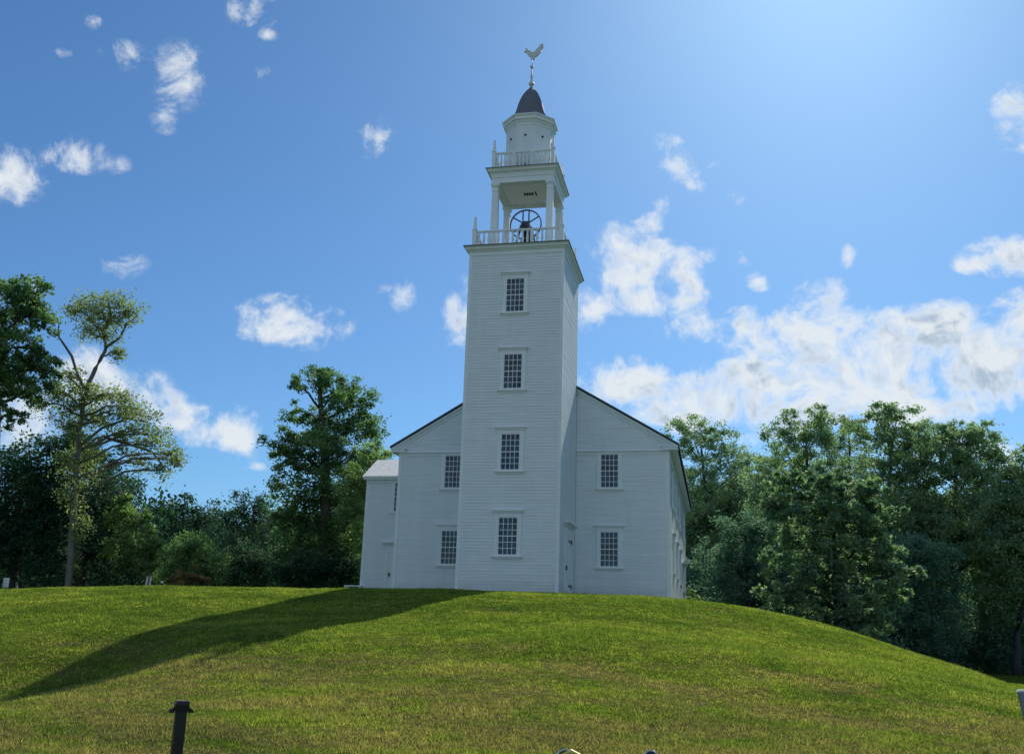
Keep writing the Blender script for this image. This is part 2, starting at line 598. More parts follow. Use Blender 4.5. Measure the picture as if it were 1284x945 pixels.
# longer uncut grass against the walls
E_ = []
for x0, y0, x1, y1, cnt in ((-2.4, -.10, 2.4, -.10, 900), (2.38, 0, 2.38, 4.6, 500), (2.4, 4.62, 6.9, 4.62, 900), (-6.9, 4.62, -2.4, 4.62, 900), (6.88, 4.7, 6.88, 14, 1200), (-10.1, 8.8, -6.8, 8.8, 600)):
    t_ = rng.uniform(0, 1, cnt)
    E_.append(np.stack([x0 + (x1 - x0) * t_ + rng.normal(0, .05, cnt), y0 + (y1 - y0) * t_ - np.abs(rng.normal(0, .07, cnt))], 1))
E_ = np.concatenate(E_)
bx, by = np.concatenate([bx, E_[:, 0]]), np.concatenate([by, E_[:, 1]])
rr = np.concatenate([rr, np.full(len(E_), 40.)])
hh = np.concatenate([hh, .06 + .16 * rng.beta(1.5, 3, len(E_))])
tone = np.concatenate([tone, rng.uniform(.2, .8, len(E_))])
n = len(bx)
bz = ground_np(bx, by) - .01
ww = (.0042 + .00030 * rr) * rng.uniform(.7, 1.3, n)
ang = rng.uniform(0, 2 * np.pi, n)
la = rng.uniform(0, 2 * np.pi, n)
lean = hh * rng.uniform(.1, 1.0, n)
P0 = np.stack([bx - np.cos(ang) * ww, by - np.sin(ang) * ww, bz], 1)
P1 = np.stack([bx + np.cos(ang) * ww, by + np.sin(ang) * ww, bz], 1)
P2 = np.stack([bx + np.cos(la) * lean, by + np.sin(la) * lean, bz + hh], 1)
V = np.stack([P0, P1, P2], 1).reshape(-1, 3)


def soup(name, V, k, tone=None):
    """a mesh of separate k-gons from an (n*k, 3) array"""
    nf = len(V) // k
    me = bpy.data.meshes.new(name)
    me.vertices.add(len(V))
    me.vertices.foreach_set('co', V.astype(np.float32).ravel())
    me.loops.add(len(V))
    me.loops.foreach_set('vertex_index', np.arange(len(V), dtype=np.int32))
    me.polygons.add(nf)
    me.polygons.foreach_set('loop_start', np.arange(0, len(V), k, dtype=np.int32))
    if tone is not None:
        a = me.attributes.new('tone', 'FLOAT', 'FACE')
        a.data.foreach_set('value', tone.astype(np.float32))
    me.update(calc_edges=True)
    me.validate()
    return me


me = soup('lawn_grass', V, 3, tone)
mt, nt, out = new_mat('grass_blade')
c = lawn_colour(nt, (.118, .192, .048), (.210, .280, .062), (.310, .355, .088), (.300, .252, .138))
atn = node(nt, 'ShaderNodeAttribute', attribute_name='tone')
c = mix(nt, 1.0, c, ramp(nt, atn.outputs['Fac'], [(0, (.40, .47, .40)), (.45, (.88, .92, .85)), (.8, (1.2, 1.16, 1.02)), (1, (1.7, 1.55, 1.3))]), 'MULTIPLY')
d = node(nt, 'ShaderNodeBsdfDiffuse')
t = node(nt, 'ShaderNodeBsdfTranslucent')
nt.links.new(c, d.inputs[0])
nt.links.new(mix(nt, 1.0, c, (1.35, 1.4, .7), 'MULTIPLY'), t.inputs[0])
mx = node(nt, 'ShaderNodeMixShader')
mx.inputs[0].default_value = .45
nt.links.new(d.outputs[0], mx.inputs[1])
nt.links.new(t.outputs[0], mx.inputs[2])
nt.links.new(mx.outputs[0], out.inputs[0])
me.materials.append(mt)
go2 = bpy.data.objects.new('lawn_grass', me)
COL.objects.link(go2)
tag(go2, 'short mown grass covering the sunlit bank below the church', 'grass', kind='stuff')

# ------------------------------------------------------------------ church
CH = empty('church', (0, 0, 0), 'white clapboard meetinghouse with a square bell tower on top of the grassy mound', 'church')
TW, TD = 2.25, 4.76          # tower half width, depth
NX, NY0, NY1 = 6.73, 4.76, 27.0
EAVE, SLOPE, OVH = 7.30, .591, .45
CT = 16.0                    # tower cornice top
BASE = -.9


class Plane:
    """wall frame: u along the wall, n outward, z up"""
    def __init__(self, O, u, n_):
        self.O, self.u, self.n = Vector(O), Vector(u), Vector(n_)

    def __call__(self, a, n_, z):
        return self.O + self.u * a + self.n * n_ + Vector((0, 0, z))


FR_T = Plane((0, 0, 0), (1, 0, 0), (0, -1, 0))
FR_N = Plane((0, NY0, 0), (1, 0, 0), (0, -1, 0))
EA_T = Plane((TW, 0, 0), (0, 1, 0), (1, 0, 0))
WE_T = Plane((-TW, 0, 0), (0, 1, 0), (-1, 0, 0))
EA_N = Plane((NX, 0, 0), (0, 1, 0), (1, 0, 0))
WE_N = Plane((-NX, 0, 0), (0, 1, 0), (-1, 0, 0))


def clapboards(mb, pl, ext, z0, z1, e=.14, d=.015):
    """lapped boards between heights z0 and z1; ext(z) gives the [(a0, a1), ...] extents of the row at z"""
    z = z0
    while z < z1 - .01:
        zt = min(z + e, z1)
        for a0, a1 in ext((z + zt) / 2):
            q0 = a0
            while q0 < a1 - .01:
                q1 = q0 + random.uniform(1.6, 4.4)
                if q1 > a1 - .7:
                    q1 = a1
                g_ = .002 if q1 < a1 else 0
                lo, hi = d + random.uniform(-.004, .004), .003
                w0, w1 = random.uniform(-.003, .003), random.uniform(-.003, .003)
                mb.quad(pl(q0, lo, z + w0), pl(q1 - g_, lo, z + w1), pl(q1 - g_, hi, zt), pl(q0, hi, zt))
                mb.quad(pl(q0, .0, z + w0), pl(q1 - g_, .0, z + w1), pl(q1 - g_, lo, z + w1), pl(q0, lo, z + w0))
                q0 = q1
        z = zt


# tower walls
mb = MB()
mb.box(-TW + .01, TW - .01, .01, TD, BASE, CT - .45)
for pl, a0, a1 in ((FR_T, -TW + .13, TW - .13), (EA_T, .13, TD - .02), (WE_T, .13, TD - .02)):
    clapboards(mb, pl, lambda z, a0=a0, a1=a1: [(a0, a1)], BASE, CT - .45)
mb.build('tower_wall', M['white'], CH)
for sx in (-1, 1):
    mb = MB()
    mb.box(min(sx * (TW - .13), sx * (TW + .025)), max(sx * (TW - .13), sx * (TW + .025)), -.025, .0, BASE, CT - .45)
    mb.box(min(sx * TW, sx * (TW + .025)), max(sx * TW, sx * (TW + .025)), .0, .13, BASE, CT - .45)
    mb.build('corner_board', M['trim'], CH)
# tower cornice: frieze, bed mould, crown
mb = MB()


def band(mb, x, y0, y1, z0, z1):
    mb.box(-x, x, y0, y1, z0, z1)


def stepped(mb, cx, cy, hx, hy, steps):
    """stack of slabs (z0, z1, projection at bottom, projection at top)"""
    for z0, z1, p0, p1 in steps:
        P = []
        for z, p_ in ((z0, p0), (z1, p1)):
            P += [(cx - hx - p_, cy - hy - p_, z), (cx + hx + p_, cy - hy - p_, z), (cx + hx + p_, cy + hy + p_, z), (cx - hx - p_, cy + hy + p_, z)]
        mb.poly(P, ((0, 3, 2, 1), (4, 5, 6, 7), (0, 1, 5, 4), (1, 2, 6, 5), (2, 3, 7, 6), (3, 0, 4, 7)))


stepped(mb, 0, TD / 2, TW, TD / 2, [(CT - .45, CT - .27, .035, .035), (CT - .268, CT - .16, .06, .15), (CT - .158, CT - .09, .19, .19), (CT - .088, CT - .03, .20, .245)])
mb.build('tower_cornice', M['trim'], CH)
mb = MB()
stepped(mb, 0, TD / 2, TW, TD / 2, [(CT - .028, CT + .02, .28, .28), (CT + .022, CT + .05, -.02, -.1)])
mb.build('tower_deck', M['lead'], CH)


def window(pl, a, zc, cap=True, frieze=False, w=.80, h=1.576, parent=None):
    """casing > sash, pane, sill, head"""
    parent = parent or CH
    mb = MB()
    ow, oh = w / 2 + .05, h / 2 + .05
    cw = .145
    for s in (-1, 1):
        mb.box(min(a + s * ow, a + s * (ow + cw)), max(a + s * ow, a + s * (ow + cw)), -.0, .055, zc - oh, zc + oh, T=lambda x, y, z: pl(x, y, z))
    mb.box(a - ow - cw, a + ow + cw, 0, .055, zc + oh + .001, zc + oh + cw, T=lambda x, y, z: pl(x, y, z))
    win = mb.build('window', M['trim'], parent)
    T = lambda x, y, z: pl(x, y, z)
    mb = MB()
    for s in (-1, 1):
        mb.box(min(a + s * w / 2, a + s * (ow - .001)), max(a + s * w / 2, a + s * (ow - .001)), .004, .042, zc - oh + .001, zc + oh - .001, T=T)
        mb.box(a - w / 2 + .001, a + w / 2 - .001, .004, .042, min(zc + s * h / 2, zc + s * (oh - .001)), max(zc + s * h / 2, zc + s * (oh - .001)), T=T)
    for k in range(1, 4):
        x = a - w / 2 + w * k / 4
        mb.box(x - .012, x + .012, .024, .040, zc - h / 2, zc + h / 2, T=T)
    for k in range(1, 6):
        z = zc - h / 2 + h * k / 6
        t_ = .02 if k == 3 else .012
        mb.box(a - w / 2, a + w / 2, .024, .044 if k == 3 else .037, z - t_, z + t_, T=T)
    mb.build('sash', M['trim'], win)
    mb = MB()
    mb.box(a - w / 2, a + w / 2, .006, .026, zc - h / 2, zc + h / 2, T=T)
    mb.build('pane', M['glass'], win)
    mb = MB()
    mb.box(a - ow - cw - .08, a + ow + cw + .08, 0, .12, zc - oh - .075, zc - oh - .001, T=T)
    mb.box(a - ow - cw, a + ow + cw, 0, .05, zc - oh - .15, zc - oh - .076, T=T)
    mb.build('sill', M['trim'], win)
    if cap:
        mb = MB()
        z0 = zc + oh + cw + .001
        mb.box(a - ow - cw - .03, a + ow + cw + .03, 0, .085, z0, z0 + .06, T=T)
        P = [(a - ow - cw - .06, z0 + .061, .11), (a - ow - cw - .115, z0 + .13, .165)]
        mb.box(a - ow - cw - .075, a + ow + cw + .075, 0, .12, z0 + .061, z0 + .10, T=T)
        mb.box(a - ow - cw - .11, a + ow + cw + .11, 0, .155, z0 + .101, z0 + .13, T=T)
        mb.build('head_cap', M['trim'], win)
    return win


for z in (2.42, 6.127, 9.839, 13.507):
    window(FR_T, .0, z)

# nave walls
RIDGE = EAVE + SLOPE * (NX + OVH)
ZF = 7.00                     # band across the gable at eave height
mb = MB()
wall_top = EAVE - .22
gp = [(-NX + .01, NY0 + .01, BASE), (NX - .01, NY0 + .01, BASE), (NX - .01, NY0 + .01, wall_top), (0, NY0 + .01, RIDGE - .3), (-NX + .01, NY0 + .01, wall_top)]
mb.prism(gp, (0, NY1 - NY0 - .02, 0))


def gable_ext(z):
    if z < wall_top:
        x = NX - .15
    else:
        x = (RIDGE - .17 - z) / SLOPE
    return [(-x, -TW - .03), (TW + .03, x)] if x > TW + .1 else []


clapboards(mb, FR_N, gable_ext, BASE, ZF - .12)
clapboards(mb, FR_N, gable_ext, ZF + .07, RIDGE - 1.6)
clapboards(mb, EA_N, lambda z: [(NY0 + .15, NY1 - .15)], BASE, EAVE - .6)
clapboards(mb, WE_N, lambda z: [(NY0 + .15, NY1 - .15)], BASE, EAVE - .6)
mb.build('nave_wall', M['white'], CH)
# corner boards of the nave
for sx in (-1, 1):
    mb = MB()
    x0, x1 = sorted((sx * (NX - .15), sx * (NX + .03)))
    mb.box(x0, x1, NY0 - .03, NY0, BASE, ZF - .12)
    x0, x1 = sorted((sx * NX, sx * (NX + .03)))
    mb.box(x0, x1, NY0 + .0, NY0 + .16, BASE, EAVE - .6)
    mb.build('corner_board', M['trim'], CH)
# gable band
for sx in (-1, 1):
    mb = MB()
    x0, x1 = sorted((sx * (TW + .03), sx * (NX + .03)))
    mb.box(x0, x1, NY0 - .035, NY0, ZF - .12, ZF + .02)
    mb.box(x0, x1, NY0 - .12, NY0, ZF + .021, ZF + .07)
    mb.build('gable_band', M['trim'], CH)
# rake boards, cornice returns, eave boxes
for sx in (-1, 1):
    mb = MB()
    for off_, dep, pr in ((.0, .28, .05), (.0, .13, .13)):
        xa, xb = sx * (NX + OVH), sx * (TW + .03)
        za, zb = EAVE, EAVE + SLOPE * (NX + OVH - TW - .03)
        mb.prism([(xa, NY0 - pr, za - .02), (xb, NY0 - pr, zb - .02), (xb, NY0 - pr, zb - dep), (xa, NY0 - pr, za - dep)], (0, pr - (.0 if pr < .1 else .051), 0))
    mb.build('rake_board', M['trim'], CH)
    mb = MB()
    x0, x1 = sorted((sx * (NX - .32), sx * (NX + OVH - .03)))
    mb.box(x0, x1, NY0 - .16, NY0 - .0, ZF + .07, EAVE - .09)
    x0, x1 = sorted((sx * (NX - .36), sx * (NX + OVH)))
    mb.box(x0, x1, NY0 - .20, NY0 - .0, EAVE - .089, EAVE - .03)
    mb.build('cornice_return', M['trim'], CH)
    mb = MB()
    x0, x1 = sorted((sx * (NX + .001), sx * (NX + .05)))
    mb.box(x0, x1, NY0 + .17, NY1, EAVE - .6, EAVE - .25)
    x0, x1 = sorted((sx * (NX + .001), sx * (NX + OVH - .06)))
    mb.box(x0, x1, NY0 + .001, NY1 + .1, EAVE - .249, EAVE - .06)
    mb.prism([(sx * (NX + .051), NY0 + .17, EAVE - .36), (sx * (NX + .16), NY0 + .17, EAVE - .25), (sx * (NX + .051), NY0 + .17, EAVE - .25)], (0, NY1 - NY0 - .2, 0))
    mb.build('eave_cornice', M['trim'], CH)
# roof: two slabs
mb = MB()
for sx in (-1, 1):
    xo = NX + OVH + .05
    P = [(sx * xo, NY0 - .19, EAVE - .03), (0, NY0 - .19, EAVE - .03 + SLOPE * xo), (0, NY0 - .19, EAVE + .10 + SLOPE * xo), (sx * xo, NY0 - .19, EAVE + .07)]
    mb.prism(P, (0, NY1 - NY0 + .5, 0))
roof_o = mb.build('nave_roof', M['roof'], CH)
for sx in (-1, 1):
    window(FR_N, sx * 3.9, 2.35)
    window(FR_N, sx * 3.9, 6.08, cap=False)
for y in (8.2, 12.6, 17.0, 24.2):
    window(EA_N, y, 2.35)
    window(EA_N, y, 5.55, cap=False)
    window(WE_N, y if y > 16 else y + 30, 5.55, cap=False) if y > 16 else None


def hinged_door(pl, a0, a1, z0, z1, hood_w=.16, double=False, strap=True):
    T = lambda x, y, z: pl(x, y, z)
    mb = MB()
    for x0, x1 in ((a0 - .16, a0), (a1, a1 + .16)):
        mb.box(x0, x1, 0, .05, z0, z1, T=T)
    mb.box(a0 - .16, a1 + .16, 0, .05, z1 + .001, z1 + .24, T=T)
    dr = mb.build('door', M['trim'], CH)
    mb = MB()
    mb.box(a0 - .26, a1 + .26, 0, .12, z1 + .36, z1 + .43, T=T)
    mb.box(a0 - .34, a1 + .34, 0, .20, z1 + .431, z1 + .48, T=T)
    mb.box(a0 - .40, a1 + .40, 0, .28, z1 + .481, z1 + .53, T=T)
    mb.box(a0 - .16, a1 + .16, 0, .045, z1 + .241, z1 + .36, T=T)
    mb.build('door_hood', M['trim'], dr)
    mb = MB()
    k = 14
    wv = (a1 - a0) / 8
    for i in range(8):
        mb.box(a0 + i * wv + .004, a0 + (i + 1) * wv - .004, .002, .03, z0, z1, T=T)
    mb.box(a0, a1, .001, .02, z0, z1, T=T)
    mb.build('door_leaf', M['trim'], dr)
    if strap:
        for zz in (z0 + .28, z1 - .22):
            mb = MB()
            mb.box(a1 - .75, a1 - .02, .031, .045, zz - .03, zz + .03, T=T)
            mb.box(a1 - .06, a1 + .05, .046, .07, zz - .11, zz + .11, T=T)
            mb.box(a1 - .80, a1 - .72, .031, .047, zz - .07, zz + .07, T=T)
            mb.build('strap_hinge', M['iron'], dr)
    mb = MB()
    mb.box(a0 + .07, a0 + .13, .031, .10, z0 + .92, z0 + 1.12, T=T)
    mb.build('latch', M['iron'], dr)
    return dr


hinged_door(EA_T, 1.75, 3.45, .22, 2.72)
mb = MB()
mb.box(TW + .03, TW + .95, 1.5, 3.8, -.35, .10)
mb.build('door_step', M['stone'], CH)
hinged_door(EA_N, 20.2, 21.6, .1, 2.5, strap=False)
mb = MB()
mb.box(NX, NX + .12, 26.2, 26.4, 3.5, 3.9)
mb.box(NX + .12, NX + .34, 26.18, 26.42, 3.45, 3.75)
mb.build('wall_lantern', M['trim'], CH)

# stair wing on the west side
AX0, AY0, AY1, AE = -9.95, 9.0, 12.8, 6.50
ridge_a = AE + SLOPE * ((AY1 - AY0) / 2 + .25)
mb = MB()
ym = (AY0 + AY1) / 2
mb.prism([(AX0, AY0 + .01, BASE), (AX0, AY1, BASE), (AX0, AY1, AE - .1), (AX0, ym, ridge_a - .25), (AX0, AY0 + .01, AE - .1)], (-NX - AX0 + .1, 0, 0))
FR_A = Plane((0, AY0, 0), (1, 0, 0), (0, -1, 0))
clapboards(mb, FR_A, lambda z: [(AX0 + .12, -NX)], BASE, AE - .3)
mb.build('wing_wall', M['white'], CH)
mb = MB()
mb.box(AX0 - .025, AX0 + .12, AY0 - .025, AY0, BASE, AE - .3)
mb.box(AX0 - .025, AX0, AY0, AY0 + .12, BASE, AE - .3)
mb.build('corner_board', M['trim'], CH)
mb = MB()
mb.box(AX0 - .03, -NX, AY0 - .05, AY0, AE - .3, AE - .12)
mb.box(AX0 - .15, -NX, AY0 - .24, AY0, AE - .119, AE - .03)
mb.build('eave_cornice', M['trim'], CH)
mb = MB()
xo = (AY1 - AY0) / 2 + .28
for s in (-1, 1):
    mb.prism([(AX0 - .2, ym + s * xo, AE - .03), (AX0 - .2, ym, AE - .03 + SLOPE * xo), (AX0 - .2, ym, AE + .06 + SLOPE * xo), (AX0 - .2, ym + s * xo, AE + .05)], (-5.6 - AX0, 0, 0))
mb.build('wing_roof', M['cedar'], CH)
hinged_door(FR_A, -8.45, -7.35, .25, 2.45, strap=False)
window(FR_A, -7.9, 5.45, cap=False)

# belfry: balustrades with obelisk posts
def baluster(mb, x, y, z0, z1):
    h = z1 - z0
    mb.lathe([(z0, .056), (z0 + .1 * h, .056), (z0 + .14 * h, .042), (z0 + .35 * h, .068), (z0 + .62 * h, .045), (z0 + .86 * h, .040), (z0 + .9 * h, .056), (z1, .056)], (x, y), 6)


def balustrade(cx, cy, hx, hy, z, railz, fin_h, nb, pw):
    cs = [(-1, -1), (1, -1), (1, 1), (-1, 1)]
    for i in range(4):
        a, b2 = cs[i], cs[(i + 1) % 4]
        A = Vector((cx + a[0] * hx, cy + a[1] * hy, 0))
        B = Vector((cx + b2[0] * hx, cy + b2[1] * hy, 0))
        d_ = (B - A).normalized()
        n_ = Vector((-d_.y, d_.x, 0))
        mb = MB()
        Q = lambda t_, o, zz: A + d_ * t_ + n_ * o + Vector((0, 0, zz))
        L = (B - A).length
        e0, e1 = pw + .003, L - pw - .003
        mb.box(e0, e1, -.045, .045, z + .07, z + .14, T=lambda x, y, zz: Q(x, y, zz))
        mb.box(e0, e1, -.055, .055, railz - .07, railz, T=lambda x, y, zz: Q(x, y, zz))
        for k in range(nb):
            t_ = e0 + (e1 - e0) * (k + .5) / nb
            q = Q(t_, 0, 0)
            baluster(mb, q.x, q.y, z + .14, railz - .07)
        for k in (1, 2):                      # small intermediate blocks
            t_ = e0 + (e1 - e0) * k / 3
            mb.box(t_ - .05, t_ + .05, -.05, .05, z + .02, railz - .07, T=lambda x, y, zz: Q(x, y, zz))
        mb.build('balustrade', M['trim'], CH)
        mb = MB()
        P = [(z, pw), (railz + .03, pw), (railz + .031, pw + .02), (railz + .07, pw + .02), (railz + .071, pw * .82), (z + fin_h - .10, pw * .42), (z + fin_h - .099, pw * .55), (z + fin_h, pw * .2)]
        mb.lathe([(zz, r_ * 1.414) for zz, r_ in P], (A.x, A.y), 4, math.pi / 4)
        mb.build('obelisk_post', M['trim'], CH)


BCY = TD / 2
balustrade(0, BCY, 2.10, BCY - .15, CT + .03, CT + .88, 1.62, 17, .10)
# four columns
for sx in (-1, 1):
    for sy in (-1, 1):
        x, y = sx * 1.36, BCY + sy * 1.36
        mb = MB()
        q = math.pi / 4
        k = 1.414
        mb.lathe([(CT + .03, .21 * k), (CT + .25, .21 * k), (CT + .251, .18 * k), (CT + 3.28, .15 * k), (CT + 3.281, .175 * k), (CT + 3.34, .175 * k), (CT + 3.341, .15 * k), (CT + 3.52, .15 * k), (CT + 3.521, .18 * k), (CT + 3.60, .22 * k), (CT + 3.70, .22 * k)], (x, y), 4, q)
        mb.build('belfry_column', M['trim'], CH)
# entablature and ceiling
mb = MB()
EZ = CT + 3.702
for s in (-1, 1):
    x0, x1 = sorted((s * 1.18, s * 1.54))
    mb.box(x0, x1, BCY - 1.54, BCY + 1.54, EZ, EZ + .28)
    y0, y1 = sorted((BCY + s * 1.18, BCY + s * 1.54))
    mb.box(-1.179, 1.179, y0, y1, EZ, EZ + .28)
stepped(mb, 0, BCY, 1.54, 1.54, [(EZ + .281, EZ + .34, .03, .03), (EZ + .341, EZ + .50, .03, .06), (EZ + .501, EZ + .57, .08, .15), (EZ + .571, EZ + .64, .19, .19), (EZ + .641, EZ + .70, .20, .25)])
mb.build('entablature', M['trim'], CH)
mb = MB()
mb.box(-1.178, 1.178, BCY - 1.178, BCY + 1.178, EZ + .08, EZ + .12)
mb.build('belfry_ceiling', M['ceiling'], CH)
mb = MB()
for k in range(4):
    mb.box(-.22 + k * .13, -.13 + k * .13, BCY - .1, BCY + .14, EZ + .05, EZ + .078)
mb.box(.36, .42, BCY - .2, BCY + .2, EZ + .04, EZ + .078)
mb.build('ceiling_grille', M['iron'], CH)
UD = EZ + .72
mb = MB()
stepped(mb, 0, BCY, 1.54, 1.54, [(EZ + .702, EZ + .735, .28, .28), (EZ + .737, EZ + .77, 0, -.1)])
mb.build('belfry_roof', M['lead'], CH)
balustrade(0, BCY, 1.48, 1.48, UD + .02, UD + .95, 1.66, 15, .09)
# octagonal lantern
c8 = 1 / math.cos(math.pi / 8)
o8 = math.pi / 8
mb = MB()
mb.lathe([(UD, 1.20 * c8), (UD + .28, 1.20 * c8), (UD + .281, 1.13 * c8), (23.02, 1.13 * c8)], (0, BCY), 8, o8)
mb.build('lantern', M['white'], CH)
mb = MB()
mb.lathe([(23.021, 1.15 * c8), (23.16, 1.15 * c8), (23.161, 1.18 * c8), (23.30, 1.24 * c8), (23.301, 1.29 * c8), (23.44, 1.29 * c8), (23.441, 1.30 * c8), (23.52, 1.36 * c8), (23.56, 1.36 * c8)], (0, BCY), 8, o8)
mb.build('lantern_cornice', M['trim'], CH)
for k in range(8):
    a = k * math.pi / 4
    mb = MB()
    c_ = Vector((math.cos(a), math.sin(a), 0))
    q = Vector((0, BCY, 22.45)) + c_ * 1.131
    mb.tube([q, q + c_ * .04], .055, 10)
    mb.build('round_vent', M['iron'], CH)
mb = MB()
mb.lathe([(23.562, 1.33 * c8), (23.60, 1.25 * c8), (23.70, 1.05 * c8), (23.86, .90 * c8), (24.10, .78 * c8), (24.45, .68 * c8), (24.80, .60 * c8), (25.10, .50 * c8), (25.35, .39 * c8), (25.55, .27 * c8), (25.70, .16), (25.78, .10)], (0, BCY), 8, o8)
mb.build('bell_dome', M['dome'], CH)
# two small floodlamps on the upper deck
for x in (-.55, .12):
    mb = MB()
    mb.tube([(x, BCY - 1.40, UD + .03), (x, BCY - 1.40, UD + .17)], .02, 6)
    mb.box(x - .07, x + .07, BCY - 1.46, BCY - 1.34, UD + .17, UD + .27)
    mb.build('deck_lamp', M['iron'], CH)
# weathervane
mb = MB()


def ball(z, r, n_=8):
    return [(z + r * math.sin(-math.pi / 2 + math.pi * k / n_), max(.012, r * math.cos(-math.pi / 2 + math.pi * k / n_))) for k in range(n_ + 1)]


mb.lathe([(25.78, .10), (25.86, .05)] + ball(26.02, .145) + [(26.18, .04), (26.28, .05), (26.42, .075), (26.55, .05), (26.9, .028)] + ball(27.03, .10) + [(27.14, .022), (27.45, .018)], (0, BCY), 12)
vane = mb.build('weathervane', M['gilt'], CH, True)
prof = [(-.54, 28.02), (-.47, 28.06), (-.46, 28.14), (-.44, 28.20), (-.41, 28.17), (-.38, 28.24), (-.35, 28.17), (-.31, 28.20), (-.29, 28.12), (-.25, 28.08), (-.18, 27.99), (-.08, 27.93), (.04, 27.93), (.12, 28.0),
        (.19, 28.11), (.28, 28.18), (.37, 28.32), (.46, 28.41), (.53, 28.43), (.50, 28.38), (.56, 28.36), (.585, 28.30), (.53, 28.28), (.58, 28.24), (.57, 28.16), (.51, 28.17), (.53, 28.09), (.48, 28.02), (.42, 28.05), (.44, 27.93), (.37, 27.83), (.27, 27.70), (.14, 27.62),
        (.09, 27.58), (.05, 27.50), (.09, 27.46), (-.03, 27.44), (-.02, 27.50), (.0, 27.60), (-.04, 27.62), (-.07, 27.52), (-.14, 27.47), (-.10, 27.54), (-.12, 27.62), (-.24, 27.68), (-.33, 27.78), (-.38, 27.90), (-.41, 27.97), (-.47, 27.92), (-.44, 28.0)]
mb = MB()
mb.prism([(x * .92 + .06, BCY - .045, 27.44 + (z - 27.44) * .92) for x, z in prof], (0, .09, 0))
rooster = mb.build('rooster', M['gilt'], vane)

# the bell hangs in the belfry: a thing of its own
bell = empty('church_bell', (.1, BCY, CT + .06), 'dark bell with large spoked wheel hanging behind the lower balustrade of the tower', 'bell')
bx_, by_, bz_ = .0, BCY - .45, 17.92
mb = MB()
seg = 40
for k in range(seg):
    a0, a1 = 2 * math.pi * k / seg, 2 * math.pi * (k + 1) / seg
    mb.prism([(bx_ + math.cos(a0) * .80, by_, bz_ + math.sin(a0) * .80), (bx_ + math.cos(a1) * .80, by_, bz_ + math.sin(a1) * .80), (bx_ + math.cos(a1) * .745, by_, bz_ + math.sin(a1) * .745), (bx_ + math.cos(a0) * .745, by_, bz_ + math.sin(a0) * .745)], (0, .08, 0))
wheel = mb.build('bell_wheel', M['bell_iron'], bell)
for a in (R(32), R(148), R(212), R(328)):
    mb = MB()
    mb.tube([(bx_ + math.cos(a) * .12, by_ + .04, bz_ + math.sin(a) * .12), (bx_ + math.cos(a) * .76, by_ + .04, bz_ + math.sin(a) * .76)], .035, 6)
    mb.build('spoke', M['bell_iron'], wheel)
for s in (-1, 1):
    mb = MB()
    mb.box(bx_ + s * .15 - .03, bx_ + s * .15 + .03, by_ + .01, by_ + .07, bz_ - .74, bz_ + .74)
    mb.build('spoke', M['bell_iron'], wheel)
mb = MB()
for s in (-1, 1):
    for yy in (by_ - .2, by_ + 1.1):
        mb.tube([(bx_ + s * .62, yy, CT + .06), (bx_ + s * .14, yy, bz_ - .05)], .06, 6)
    mb.box(bx_ + s * .2 - .05, bx_ + s * .2 + .05, by_ - .25, by_ + 1.15, bz_ - .25, bz_ - .15)
mb.box(bx_ - .14, bx_ + .14, by_ + .10, by_ + .9, bz_ - .1, bz_ + .22)
mb.build('yoke', M['bell_iron'], bell)
mb = MB()
mb.lathe([(bz_ - 1.05, .50), (bz_ - 1.0, .48), (bz_ - .85, .38), (bz_ - .6, .31), (bz_ - .35, .27), (bz_ - .2, .18), (bz_ - .1, .08)], (bx_, by_ + .5), 20)
mb.build('bell_body', M['bronze'], bell, True)


